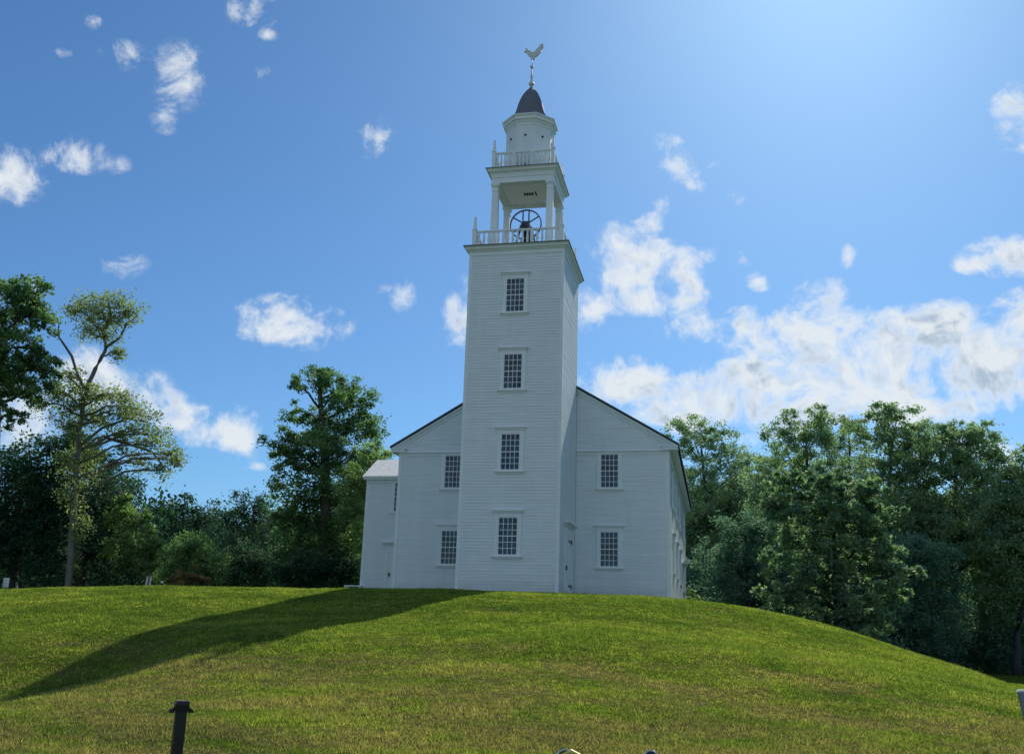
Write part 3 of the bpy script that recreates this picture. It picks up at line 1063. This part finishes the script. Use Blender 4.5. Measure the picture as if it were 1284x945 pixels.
# ------------------------------------------------------------------ trees
def tree(name, label, cat, base, dist, lobes, leaf='mid', trunk=None, tr=.28, n_leaf=20000, ls=.20, spread=.75, droop=.0, group=None,
         bark='bark', trunk_top=None, depth=1.0, per=80, flat=.68, seed=0, limb_r=.07, fork=()):
    """lobes: photo-plane ellipses (u, v, ru, rv) of the crown; the same lobes get real depth about the trunk"""
    g = np.random.default_rng(seed + 11)
    rnd = random.Random(seed + 5)
    b0 = at(base[0], base[1], dist)
    b0.z = ground(b0.x, b0.y) - .15
    px = dist / (F_PX * .98)                      # metres per photo pixel there
    toward = Vector((b0.x - EYE.x, b0.y - EYE.y, 0)).normalized()
    root = empty(name, b0, label, cat, group)
    ctr = []
    for (u, v, a, c) in lobes:
        q = at(u, v, dist)
        dd = rnd.uniform(-1, 1) * depth * 34 * px * .8
        q = q + toward * dd
        ctr.append((q, a * px * 1.08, min(max(a, c), 55) * px * depth, c * px * 1.2))
    # trunk polyline
    if trunk:
        path = [b0] + [at(u, v, dist) for u, v in trunk]
    else:
        top = max((q for q, *_ in ctr), key=lambda q: q.z)
        path = [b0]
        for k in range(1, 6):
            t_ = k / 5
            p_ = b0.lerp(Vector((top.x * .7 + b0.x * .3, top.y * .5 + b0.y * .5, top.z)), t_)
            p_ += Vector((rnd.uniform(-1, 1), rnd.uniform(-1, 1), 0)) * .35 * (1 if k < 5 else 0)
            path.append(p_)
    mb = MB()
    L = len(path)
    # resample with wobble
    fine = []
    for i in range(L - 1):
        for k in range(3):
            fine.append(path[i].lerp(path[i + 1], k / 3) + Vector((rnd.uniform(-1, 1), rnd.uniform(-1, 1), 0)) * (.05 if i or k else 0))
    fine.append(path[-1])
    nf = len(fine)
    rad = [tr * (1.35 if i == 0 else 1) * (1 - i / (nf - 1)) ** .6 + .03 for i in range(nf)]
    mb.tube(fine, rad, 8)
    for fk in fork:
        fp = [at(u, v, dist) + toward * rnd.uniform(-.2, .2) for u, v in fk]
        mb.tube(fp, [tr * .5 * (1 - k / len(fp)) + .025 for k in range(len(fp))], 6)
    vol = np.array([max(.2, a * d_ * c) ** .72 for _, a, d_, c in ctr])
    vol /= vol.sum()
    V = []
    TN = []
    n_cl_tot = max(6, int(n_leaf * 1.45 / per))
    for (q, a, d_, c), wgt in zip(ctr, vol):
        # limb from the trunk to this lobe
        cand = [i for i in range(nf) if fine[i].z < q.z - .25 * (Vector((fine[i].x - q.x, fine[i].y - q.y, 0)).length)]
        i0 = max(cand) if cand else 1
        i0 = max(1, min(i0, nf - 2))
        s = fine[i0]
        mid = s.lerp(q, .5) + Vector((rnd.uniform(-.3, .3), rnd.uniform(-.3, .3), .12 * (q - s).length))
        rl = min(rad[i0] * .6, limb_r + .012 * (q - s).length)
        pts = [s, s.lerp(mid, .5) + Vector((0, 0, -.1)), mid, mid.lerp(q, .5) + Vector((0, 0, .08)), q]
        mb.tube(pts, [rl, rl * .85, rl * .7, rl * .5, rl * .3], 5)
        ncl = max(3, int(round(n_cl_tot * wgt)))
        w_ = g.normal(size=(ncl, 3))
        w_ /= np.linalg.norm(w_, axis=1)[:, None]
        rr_ = g.uniform(0, 1, ncl) ** (1 / 2.1) * 1.08
        w_ *= rr_[:, None]
        rx_ = Vector((AX.x, AX.y, 0)).normalized()
        cc = (np.array(q)[None] + w_[:, :1] * a * np.array(rx_)[None] + w_[:, 1:2] * d_ * np.array(toward)[None] + w_[:, 2:] * c * np.array((0, 0, 1.))[None])
        cc[:, 2] = np.maximum(cc[:, 2], b0.z + .25)
        for k in range(ncl):
            if k % 2 == 0 or ncl < 14:
                e = Vector(cc[k])
                st = pts[rnd.choice((2, 3, 4))]
                mm = st.lerp(e, .5) + Vector((rnd.uniform(-.15, .15), rnd.uniform(-.15, .15), .08))
                mb.tube([st, mm, e], [rl * .32, rl * .2, .008], 4)
        cs = g.uniform(.6, 1.25, ncl) * spread * min(1.0, .35 + .25 * min(a, c))
        loc = g.normal(size=(ncl, per, 3)) * np.array((1, 1, flat))[None, None] * .46
        loc[:, :, 2] -= droop * np.abs(loc[:, :, 0])
        P = cc[:, None, :] + loc * cs[:, None, None]
        P = P.reshape(-1, 3)
        V.append(P)
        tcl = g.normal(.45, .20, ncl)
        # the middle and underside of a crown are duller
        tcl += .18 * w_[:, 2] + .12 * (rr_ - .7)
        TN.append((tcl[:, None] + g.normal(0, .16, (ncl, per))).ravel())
    P = np.concatenate(V)
    TN = np.clip(np.concatenate(TN), 0, 1)
    nl = len(P)
    d1 = g.normal(size=(nl, 3)) * np.array((1, 1, .55))[None]
    d1[:, 2] -= .25 + droop
    d1 /= np.linalg.norm(d1, axis=1)[:, None]
    up_ = g.normal(size=(nl, 3)) * .75 + np.array((0, 0, 1.))[None]
    d2 = np.cross(d1, up_)
    d2 /= np.linalg.norm(d2, axis=1)[:, None] + 1e-9
    l_ = ls * g.uniform(.6, 1.35, nl)
    w_ = l_ * g.uniform(.42, .62, nl)
    A = P - d1 * (l_ * .5)[:, None]
    B = P + d1 * (l_ * .05)[:, None] + d2 * (w_ * .5)[:, None]
    C = P + d1 * (l_ * .5)[:, None]
    Dq = P + d1 * (l_ * .05)[:, None] - d2 * (w_ * .5)[:, None]
    VV = np.stack([A, B, C, Dq], 1).reshape(-1, 3) - np.array(b0)[None]
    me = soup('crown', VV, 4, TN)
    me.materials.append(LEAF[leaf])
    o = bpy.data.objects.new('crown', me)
    COL.objects.link(o)
    o.parent = root
    mb.build('trunk', M[bark], root, True)
    return root


GL = 'trees on the plateau left of the church'
GR = 'trees of the wood right of the mound'
GF = 'low thicket shrubs under the wood right of the mound'
# ---- left
tree('tall_tree', 'tall sparse leaning tree with bare crooked limbs rising above the dark evergreens', 'tree', (85, 740), 52,
     [(128, 372, 26, 10), (108, 384, 22, 10), (148, 384, 24, 10), (168, 394, 16, 6), (96, 396, 16, 9), (126, 398, 26, 10), (148, 404, 18, 8), (112, 412, 20, 8), (138, 424, 18, 8), (150, 440, 9, 5),
      (84, 474, 20, 10), (70, 490, 18, 10), (104, 490, 24, 11), (126, 496, 24, 11), (88, 508, 26, 12), (60, 505, 16, 9), (148, 498, 20, 9), (165, 512, 22, 10), (186, 520, 16, 8), (142, 520, 26, 10), (115, 525, 26, 12),
      (172, 540, 22, 9), (200, 545, 16, 8), (152, 548, 16, 8), (190, 562, 22, 9), (215, 568, 14, 8), (178, 580, 16, 8), (205, 590, 14, 7), (222, 580, 8, 6), (85, 535, 20, 12), (95, 690, 10, 10), (100, 660, 9, 12), (92, 712, 6, 6), (104, 600, 18, 14), (88, 625, 16, 14), (110, 570, 20, 14), (84, 585, 16, 12)],
     'olive', [(88, 700), (92, 650), (96, 600), (99, 545), (104, 510), (111, 480), (124, 452), (133, 436), (130, 416), (140, 396), (136, 380)], .125, 12500, .155, 1.05, .12, GL, 'bark_pale', depth=.8, per=42, flat=.8, seed=1, limb_r=.045, fork=[[(108, 492), (97, 468), (90, 446), (80, 432), (72, 420), (74, 408)], [(133, 436), (150, 424), (158, 408), (172, 396)], [(99, 560), (128, 536), (160, 524), (186, 528)], [(130, 548), (160, 556), (190, 566), (205, 585)]])
tree('broad_tree', 'large tree at the left edge with drooping dark leaves against the sky', 'tree', (-14, 742), 50,
     [(10, 372, 34, 24), (38, 378, 28, 20), (-25, 380, 40, 30), (52, 402, 20, 20), (22, 410, 36, 22), (48, 440, 22, 18), (5, 440, 36, 20), (30, 462, 36, 18), (56, 470, 14, 20), (-20, 470, 40, 25), (12, 495, 30, 18), (40, 490, 24, 18), (20, 518, 18, 10), (-15, 520, 24, 16), (-50, 430, 45, 50)],
     'mid', [(-12, 650), (-8, 560), (-4, 480), (0, 430), (8, 385)], .3, 17000, .19, .58, .45, GL, depth=.9, seed=2)
tree('evergreen_tree', 'dark round evergreen at the left edge beneath the drooping tree', 'tree', (18, 742), 60,
     [(15, 590, 40, 30), (40, 610, 40, 34), (5, 640, 45, 45), (45, 660, 45, 40), (-20, 610, 50, 40), (20, 700, 55, 40), (-30, 690, 50, 50)], 'dark', None, .3, 17000, .20, .9, .1, GL, seed=3)
tree('evergreen_tree', 'dark dense evergreen directly behind the leaning tree trunk', 'tree', (105, 742), 58,
     [(85, 560, 34, 20), (110, 570, 40, 24), (70, 590, 40, 30), (130, 595, 40, 30), (100, 630, 55, 40), (145, 640, 36, 40), (65, 660, 45, 45), (110, 690, 60, 42), (150, 690, 34, 40)], 'dark', None, .3, 22000, .19, .9, .1, GL, seed=4)
tree('young_tree', 'mid green young tree with loose sprays over two pale stems left of the round bush', 'tree', (187, 741), 54,
     [(150, 640, 22, 16), (170, 655, 24, 16), (180, 680, 24, 16), (160, 685, 24, 18), (188, 700, 18, 14), (150, 700, 20, 12), (175, 712, 20, 8), (195, 680, 12, 12)], 'lime', [(186, 715), (182, 680), (170, 645)], .09, 8000, .16, .6, .25, GL, 'bark_pale', seed=5, limb_r=.03)
tree('round_bush', 'rounded grey green bush with fine drooping foliage beside the russet shrub', 'bush', (240, 741), 62,
     [(238, 690, 34, 20), (225, 705, 30, 20), (255, 705, 28, 20), (262, 715, 20, 18), (235, 720, 40, 14), (240, 680, 22, 10)], 'mid', None, .12, 15000, .12, .7, .5, None, seed=6, limb_r=.03)
tree('russet_shrub', 'low russet and yellow shrub at the lawn edge in front of the round bush', 'shrub', (240, 742), 56,
     [(228, 724, 12, 9), (240, 722, 14, 10), (256, 728, 11, 7), (222, 731, 10, 6)], 'red', None, .04, 2600, .13, .5, .1, None, seed=7, limb_r=.015)
tree('far_tree', 'distant dark tree with flat rounded top in the gap left of the big tree', 'tree', (225, 740), 105,
     [(225, 640, 30, 14), (250, 642, 24, 14), (205, 645, 22, 14), (240, 670, 40, 25), (205, 680, 30, 25), (260, 690, 34, 40), (220, 715, 50, 20)], 'dark', None, .3, 12000, .28, 1.2, 0, GL, seed=8)
tree('far_tree', 'distant dark tree standing close against the big tree on its left', 'tree', (310, 740), 92,
     [(315, 632, 22, 14), (300, 645, 24, 18), (330, 640, 22, 16), (310, 675, 40, 30), (340, 690, 34, 40), (290, 695, 30, 35), (315, 720, 50, 20)], 'dark', None, .3, 13000, .25, 1.1, 0, GL, seed=9)
tree('big_tree', 'big full green tree standing left of the church wing', 'tree', (405, 741), 66,
     [(402, 462, 20, 11), (398, 482, 26, 12), (440, 485, 26, 14), (425, 500, 36, 16), (458, 505, 20, 16), (372, 490, 16, 7), (380, 515, 30, 13), (440, 530, 40, 20), (465, 535, 20, 18), (400, 540, 34, 18), (358, 555, 24, 13),
      (368, 575, 30, 14), (350, 565, 14, 8), (415, 570, 46, 24), (455, 575, 30, 22), (385, 605, 44, 24), (440, 610, 40, 28), (370, 640, 34, 26), (410, 650, 50, 34), (450, 655, 34, 36), (380, 690, 44, 34), (430, 700, 46, 34), (350, 650, 18, 14)],
     'mid', [(406, 690), (408, 640), (408, 590), (404, 540), (402, 500), (402, 465)], .42, 42000, .21, .85, .12, GL, seed=10)
tree('pale_tree', 'lighter yellow green tree just beside the left edge of the church wing', 'tree', (462, 741), 60,
     [(462, 575, 22, 14), (480, 572, 14, 14), (452, 600, 24, 18), (440, 640, 20, 20), (450, 670, 18, 20), (445, 620, 24, 20), (470, 600, 20, 20)], 'lime', None, .2, 11000, .17, .7, .1, GL, seed=12)
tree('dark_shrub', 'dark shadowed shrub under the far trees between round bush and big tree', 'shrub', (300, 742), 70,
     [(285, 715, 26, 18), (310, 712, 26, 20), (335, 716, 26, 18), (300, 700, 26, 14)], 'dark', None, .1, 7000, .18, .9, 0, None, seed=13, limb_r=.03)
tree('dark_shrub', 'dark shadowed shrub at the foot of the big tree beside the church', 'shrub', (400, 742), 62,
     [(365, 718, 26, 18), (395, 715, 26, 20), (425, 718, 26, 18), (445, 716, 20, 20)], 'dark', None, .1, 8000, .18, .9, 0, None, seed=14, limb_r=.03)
# ---- right
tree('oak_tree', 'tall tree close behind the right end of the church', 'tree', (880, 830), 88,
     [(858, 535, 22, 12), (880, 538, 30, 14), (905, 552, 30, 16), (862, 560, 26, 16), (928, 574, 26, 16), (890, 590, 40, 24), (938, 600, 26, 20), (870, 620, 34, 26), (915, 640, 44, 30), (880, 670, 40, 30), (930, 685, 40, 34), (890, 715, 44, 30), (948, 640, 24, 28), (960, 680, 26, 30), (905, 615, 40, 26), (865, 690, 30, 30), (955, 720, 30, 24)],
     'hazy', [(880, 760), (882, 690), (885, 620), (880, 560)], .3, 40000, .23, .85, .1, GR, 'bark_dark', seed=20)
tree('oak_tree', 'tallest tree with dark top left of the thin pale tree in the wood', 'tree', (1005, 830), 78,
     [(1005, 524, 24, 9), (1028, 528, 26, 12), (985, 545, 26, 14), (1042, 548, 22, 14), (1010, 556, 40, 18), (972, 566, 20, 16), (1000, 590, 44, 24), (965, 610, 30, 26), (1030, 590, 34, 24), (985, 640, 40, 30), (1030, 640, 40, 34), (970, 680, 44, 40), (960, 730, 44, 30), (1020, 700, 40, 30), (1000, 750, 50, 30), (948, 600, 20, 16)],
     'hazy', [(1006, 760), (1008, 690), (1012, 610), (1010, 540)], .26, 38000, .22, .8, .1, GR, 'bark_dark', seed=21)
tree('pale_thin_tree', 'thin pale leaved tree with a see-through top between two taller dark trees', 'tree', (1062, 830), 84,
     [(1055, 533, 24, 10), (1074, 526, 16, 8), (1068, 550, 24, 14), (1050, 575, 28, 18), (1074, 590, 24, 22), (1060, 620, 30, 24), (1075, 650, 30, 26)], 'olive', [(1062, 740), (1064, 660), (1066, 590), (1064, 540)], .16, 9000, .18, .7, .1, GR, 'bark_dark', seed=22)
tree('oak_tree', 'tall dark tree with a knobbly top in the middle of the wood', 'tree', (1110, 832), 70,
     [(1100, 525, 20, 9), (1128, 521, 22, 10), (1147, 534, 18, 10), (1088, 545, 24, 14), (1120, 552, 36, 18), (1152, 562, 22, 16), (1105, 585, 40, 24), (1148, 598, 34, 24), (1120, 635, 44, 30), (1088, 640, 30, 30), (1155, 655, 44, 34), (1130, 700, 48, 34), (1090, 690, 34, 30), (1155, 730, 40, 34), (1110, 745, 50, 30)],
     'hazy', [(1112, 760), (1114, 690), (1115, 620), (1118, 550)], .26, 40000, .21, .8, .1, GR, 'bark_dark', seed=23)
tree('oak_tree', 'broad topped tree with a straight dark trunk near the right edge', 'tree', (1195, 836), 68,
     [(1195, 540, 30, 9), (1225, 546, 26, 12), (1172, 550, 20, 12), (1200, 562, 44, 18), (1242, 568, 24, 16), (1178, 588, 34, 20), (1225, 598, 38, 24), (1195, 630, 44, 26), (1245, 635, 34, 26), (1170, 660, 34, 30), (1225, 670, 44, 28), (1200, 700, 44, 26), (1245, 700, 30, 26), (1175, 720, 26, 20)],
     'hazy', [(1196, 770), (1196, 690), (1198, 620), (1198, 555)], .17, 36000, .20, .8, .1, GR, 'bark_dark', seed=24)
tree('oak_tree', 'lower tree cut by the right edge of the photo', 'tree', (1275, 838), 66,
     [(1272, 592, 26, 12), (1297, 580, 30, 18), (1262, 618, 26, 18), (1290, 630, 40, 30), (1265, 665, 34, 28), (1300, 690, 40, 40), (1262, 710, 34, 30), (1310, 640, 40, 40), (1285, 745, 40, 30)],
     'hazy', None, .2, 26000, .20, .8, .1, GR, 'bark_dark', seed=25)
tree('broadleaf_tree', 'lighter broad leaved tree leaning out in front of the wood over the slope', 'tree', (1050, 820), 50,
     [(1030, 603, 30, 11), (1000, 618, 26, 11), (1058, 616, 34, 12), (1085, 634, 22, 11), (1010, 640, 38, 14), (1052, 648, 46, 16), (1092, 660, 24, 13), (995, 668, 30, 16), (1040, 682, 46, 18), (1084, 694, 32, 15), (982, 698, 24, 16), (1018, 716, 40, 17), (1062, 724, 42, 17), (1107, 712, 36, 9), (1136, 724, 26, 9), (1124, 746, 32, 11), (1090, 745, 32, 15), (998, 745, 28, 18), (1040, 758, 44, 20), (1008, 775, 28, 18), (1082, 775, 40, 20), (970, 740, 20, 18), (985, 604, 24, 11), (1064, 600, 30, 10), (1096, 616, 24, 11), (974, 640, 26, 14), (1112, 642, 20, 11), (1110, 682, 26, 13), (1030, 592, 20, 6)],
     'leafy', [(1050, 780), (1048, 730), (1046, 680), (1042, 640)], .18, 30000, .22, .62, .3, GR, 'bark_dark', seed=26)
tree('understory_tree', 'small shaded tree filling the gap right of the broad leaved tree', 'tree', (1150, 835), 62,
     [(1140, 690, 34, 20), (1165, 705, 34, 22), (1130, 725, 34, 24), (1160, 745, 40, 26), (1140, 775, 40, 26), (1175, 780, 34, 26)], 'haze_tint_dark', None, .12, 16000, .19, .8, .1, GR, 'bark_dark', seed=27)
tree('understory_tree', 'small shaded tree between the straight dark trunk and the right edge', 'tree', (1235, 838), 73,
     [(1235, 700, 34, 20), (1258, 715, 34, 22), (1222, 730, 34, 24), (1250, 750, 40, 26), (1230, 785, 40, 26), (1270, 785, 34, 26)], 'haze_tint_dark', None, .12, 15000, .21, .8, .1, GR, 'bark_dark', seed=28)
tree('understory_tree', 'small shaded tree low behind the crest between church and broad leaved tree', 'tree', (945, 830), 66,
     [(930, 660, 30, 20), (955, 672, 30, 20), (910, 690, 34, 24), (940, 710, 40, 26), (970, 715, 34, 26), (905, 730, 34, 26), (940, 750, 44, 26)], 'haze_tint_dark', None, .12, 16000, .20, .8, .1, GR, 'bark_dark', seed=29)
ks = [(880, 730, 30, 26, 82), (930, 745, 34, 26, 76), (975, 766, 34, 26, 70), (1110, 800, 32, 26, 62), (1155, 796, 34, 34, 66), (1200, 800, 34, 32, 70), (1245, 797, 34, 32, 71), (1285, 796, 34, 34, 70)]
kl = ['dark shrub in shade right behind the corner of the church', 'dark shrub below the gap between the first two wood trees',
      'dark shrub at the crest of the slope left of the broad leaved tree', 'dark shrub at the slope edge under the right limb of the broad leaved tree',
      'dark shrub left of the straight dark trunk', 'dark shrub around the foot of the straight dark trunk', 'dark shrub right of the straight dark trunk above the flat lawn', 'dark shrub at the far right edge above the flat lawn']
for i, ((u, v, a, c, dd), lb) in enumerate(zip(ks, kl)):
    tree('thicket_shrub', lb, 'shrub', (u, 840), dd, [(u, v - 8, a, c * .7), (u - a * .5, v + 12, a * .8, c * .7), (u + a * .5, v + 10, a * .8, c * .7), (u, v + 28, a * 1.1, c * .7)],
         'haze_tint_dark', None, .1, 7500, .19, .9, 0, GF, seed=30 + i, bark='bark_dark', limb_r=.03)
tree('sapling', 'small bright yellow green sapling at the corner of the church', 'sapling', (869, 757), 47,
     [(870, 746, 6, 6), (866, 751, 5, 4), (874, 752, 5, 4)], 'lime', None, .02, 420, .12, .35, 0, None, seed=50, limb_r=.01)
tree('sapling', 'small bright sapling on the right shoulder of the mound', 'sapling', (1090, 800), 42,
     [(1090, 785, 7, 8), (1085, 793, 8, 5), (1095, 794, 7, 5)], 'lime', None, .02, 520, .12, .35, 0, None, seed=51, limb_r=.01)


# far woods behind everything: one mass
def woods(name, label, spans, leaf, seed):
    g = np.random.default_rng(seed)
    C_ = []
    for u0, u1, vtop, dist, nc in spans:
        for k in range(nc):
            u = g.uniform(u0, u1)
            dd = dist * g.uniform(.95, 1.12)
            q0 = at(u, 700, dd)
            zt = at(u, vtop + 10 * math.sin(u * .09) + 6 * math.sin(u * .31), dd).z
            z0 = ground(q0.x, q0.y)
            C_.append((q0.x, q0.y, z0 + (zt - z0) * g.uniform(0, 1) ** .8))
    cc = np.array(C_)
    per = 50
    P = (cc[:, None, :] + g.normal(size=(len(cc), per, 3)) * .9).reshape(-1, 3)
    TN = np.clip((g.normal(.35, .2, len(cc))[:, None] + g.normal(0, .15, (len(cc), per))).ravel(), 0, 1)
    nl = len(P)
    d1 = g.normal(size=(nl, 3))
    d1 /= np.linalg.norm(d1, axis=1)[:, None]
    d2 = np.cross(d1, g.normal(size=(nl, 3)))
    d2 /= np.linalg.norm(d2, axis=1)[:, None] + 1e-9
    l_ = .55 * g.uniform(.6, 1.3, nl)
    VV = np.stack([P - d1 * l_[:, None] * .5, P + d2 * l_[:, None] * .28, P + d1 * l_[:, None] * .5, P - d2 * l_[:, None] * .28], 1).reshape(-1, 3)
    me = soup(name, VV, 4, TN)
    me.materials.append(LEAF[leaf])
    o = bpy.data.objects.new(name, me)
    COL.objects.link(o)
    tag(o, label, 'woodland', kind='stuff')


woods('woodland', 'distant dark woodland closing the view behind the trees left of the church', [(-260, 200, 640, 100, 1200), (190, 500, 660, 122, 1100), (-260, 500, 718, 96, 1600)], 'dark', 77)
woods('woodland', 'dark haze-tinted woodland closing the view behind the trees right of the church', [(820, 1000, 640, 92, 900), (1000, 1700, 650, 92, 2200), (820, 1700, 760, 86, 2400)], 'haze_tint_dark', 78)

# ------------------------------------------------------------------ small things
# black post in the foreground
q = at(221, 945, 8.2)
gz = ground(q.x, q.y)
top_z = at(226, 878, 8.2).z
post = empty('black_post', (q.x, q.y, gz), 'slim black metal post with a flanged cap in the left foreground', 'post')
tw = math.atan2(q.y - EYE.y, q.x - EYE.x)
Tp = lambda x, y, z: (q.x + math.cos(tw - 1.42) * x + math.cos(tw + .15) * y, q.y + math.sin(tw - 1.42) * x + math.sin(tw + .15) * y, z)
mb = MB()
mb.box(-.040, .040, -.040, .040, gz - .2, top_z - .075, T=Tp)
mb.build('post_shaft', M['post'], post)
mb = MB()
for z0, z1, h0, h1 in ((-.074, -.030, .046, .052), (-.029, -.008, .052, .046), (-.007, 0, .049, .049)):
    P = [Tp(a * h, b2 * h, top_z + z) for z, h in ((z0, h0), (z1, h1)) for a, b2 in ((-1, -1), (1, -1), (1, 1), (-1, 1))]
    mb.poly(P, ((0, 3, 2, 1), (4, 5, 6, 7), (0, 1, 5, 4), (1, 2, 6, 5), (2, 3, 7, 6), (3, 0, 4, 7)))
mb.build('post_cap', M['post'], post)
for sgn in (-1, 1):
    mb = MB()
    P = [(sgn * .0525, -.03, top_z - .045), (sgn * .088, -.03, top_z - .068), (sgn * .088, -.03, top_z - .085), (sgn * .0525, -.03, top_z - .085)]
    mb.prism([Tp(*p_) for p_ in P], Vector(Tp(0, .06, 0)) - Vector(Tp(0, 0, 0)))
    mb.build('cap_ear', M['post'], post)


# two round floodlights low in the grass
def floodlight(u, v, dist, r, label, yellow):
    c = at(u, v, dist)
    gz = ground(c.x, c.y)
    zc = c.z - r
    root = empty('floodlight', (c.x, c.y, gz), label, 'floodlight', 'round silver floodlights at the foot of the bank')
    mb = MB()
    mb.tube([(c.x, c.y, gz - .2), (c.x, c.y, zc - r * .9)], .025, 8)
    mb.build('stake', M['post'], root)
    ax = Vector((-.25, -.80, .5)).normalized()
    e1 = ax.cross(Vector((0, 0, 1))).normalized()
    e2 = e1.cross(ax)
    cc = Vector((c.x, c.y, zc))
    mb = MB()
    pr = [(-.14, r * .35), (-.12, r * .6), (-.06, r * .88), (0, r), (.03, r), (.031, r * .86), (.0, r * .84)]
    S = 24
    P = []
    for h, rr_ in pr:
        P += [cc + ax * h + (e1 * math.cos(2 * math.pi * j / S) + e2 * math.sin(2 * math.pi * j / S)) * rr_ for j in range(S)]
    Fc = [(i * S + j, i * S + (j + 1) % S, (i + 1) * S + (j + 1) % S, (i + 1) * S + j) for i in range(len(pr) - 1) for j in range(S)]
    Fc.append(tuple(range(S))[::-1])
    mb.poly(P, Fc)
    mb.build('housing', M['steel'], root, True)
    mb = MB()
    P = [cc + ax * .004 + (e1 * math.cos(2 * math.pi * j / S) + e2 * math.sin(2 * math.pi * j / S)) * r * .85 for j in range(S)]
    mb.poly(P, [tuple(range(S))])
    mb.build('lens', M['glass'], root)
    if yellow:
        mb = MB()
        y0 = at(u + 14, v + 3, dist)
        mb.tube([cc + e1 * r * .6 + Vector((0, 0, r * .2)), y0 + Vector((-.04, 0, 0)), y0 + Vector((.03, 0, -.03)), y0 + Vector((.05, 0, -.12))], [.018, .022, .02, .015], 8)
        mb.build('cable_clip', M['yellow'], root)


floodlight(708, 938.5, 9.5, .095, 'round silver floodlight with a yellow clip at the bottom edge', True)
floodlight(816, 940.0, 9.5, .07, 'smaller round silver floodlight without a clip at the bottom edge', False)

# sign seen from behind at the right edge
c0 = at(1277.5, 867, 9.6)
sg = empty('notice_board', (c0.x, c0.y, ground(c0.x, c0.y)), 'back of a small grey notice board with a white top edge at the right border', 'sign')
rx_ = Vector((AX.x, AX.y, 0)).normalized()
mb = MB()
hz = .34
mb.prism([c0 + rx_ * .0, c0 + rx_ * .5, c0 + rx_ * .47 + Vector((0, 0, -hz)), c0 + rx_ * .05 + Vector((0, 0, -hz))], Vector((rx_.y, -rx_.x, 0)) * -.03)
mb.build('panel', M['sign_grey'], sg)
mb = MB()
mb.prism([c0 + rx_ * .0 + Vector((0, 0, .001)), c0 + rx_ * .5 + Vector((0, 0, .001)), c0 + rx_ * .49 + Vector((0, 0, .018)), c0 + rx_ * .01 + Vector((0, 0, .018))], Vector((rx_.y, -rx_.x, 0)) * -.05)
mb.build('top_edge', M['trim'], sg)
mb = MB()
cg = c0 + rx_ * .25
mb.tube([(cg.x + .0, cg.y + .06, sg.location.z - .2), (cg.x, cg.y + .06, c0.z - .02)], .03, 8)
mb.build('sign_post', M['post'], sg)

# white notice at the far left, by the evergreens
c0 = at(7.5, 730, 50)
gz = ground(c0.x, c0.y)
sg = empty('white_sign', (c0.x, c0.y, gz), 'small white rectangular sign in the shade at the far left', 'sign')
mb = MB()
mb.box(c0.x - .15, c0.x + .15, c0.y - .015, c0.y + .015, c0.z - .21, c0.z + .21)
mb.build('sign_panel', M['trim'], sg)
mb = MB()
mb.box(c0.x - .03, c0.x + .03, c0.y + .016, c0.y + .06, gz - .2, c0.z + .15)
mb.build('sign_post', M['post'], sg)
# white post and pale stone near the young tree
c0 = at(203.5, 728, 51)
gz = ground(c0.x, c0.y)
pp = empty('white_post', (c0.x, c0.y, gz), 'short white post with a dark band right of the young tree', 'post')
mb = MB()
mb.box(c0.x - .045, c0.x + .045, c0.y - .045, c0.y + .045, gz - .2, c0.z)
mb.build('post_shaft', M['trim'], pp)
mb = MB()
mb.box(c0.x - .05, c0.x + .05, c0.y - .05, c0.y + .05, c0.z - .22, c0.z - .1)
mb.build('band', M['iron'], pp)
for i, u in enumerate((188.5, 184)):
    c0 = at(u, 722, 50.5)
    gz = ground(c0.x, c0.y)
    pp = empty('pale_stake', (c0.x, c0.y, gz), ('tall pale wooden stake beside the young tree stem', 'pale wooden stake left of the taller stake')[i], 'stake', 'stakes at the young tree')
    mb = MB()
    mb.tube([(c0.x, c0.y, gz - .2), (c0.x + .02, c0.y, gz + .5), (c0.x + .05, c0.y, c0.z)], [.05, .045, .04], 8)
    mb.build('stake_shaft', M['stone'], pp)
c0 = at(181.5, 738, 49)
gz = ground(c0.x, c0.y)
mb = MB()
mb.lathe([(gz - .1, .26), (gz + .02, .28), (gz + .16, .24), (gz + .2, .16)], (c0.x, c0.y), 7)
st = mb.build('pale_stone', M['stone'])
tag(st, 'low pale stone on the lawn at the foot of the stakes', 'stone')
# low white bench-like rail left of the wing
c0 = at(444, 735, 54)
gz = ground(c0.x, c0.y)
bn = empty('low_bench', (c0.x, c0.y, gz), 'low white bench on the grass at the left corner of the church wing', 'bench')
mb = MB()
mb.box(c0.x - .5, c0.x + .42, c0.y - .18, c0.y + .18, c0.z, c0.z + .06)
mb.build('seat', M['trim'], bn)
for s in (-.42, .34):
    mb = MB()
    mb.box(c0.x + s - .05, c0.x + s + .05, c0.y - .15, c0.y + .15, gz - .1, c0.z - .001)
    mb.build('leg', M['trim'], bn)

scene.cycles.max_bounces = 6
scene.cycles.transparent_max_bounces = 8
scene.cycles.use_denoising = True
scene.cycles.caustics_reflective = False
scene.cycles.caustics_refractive = False
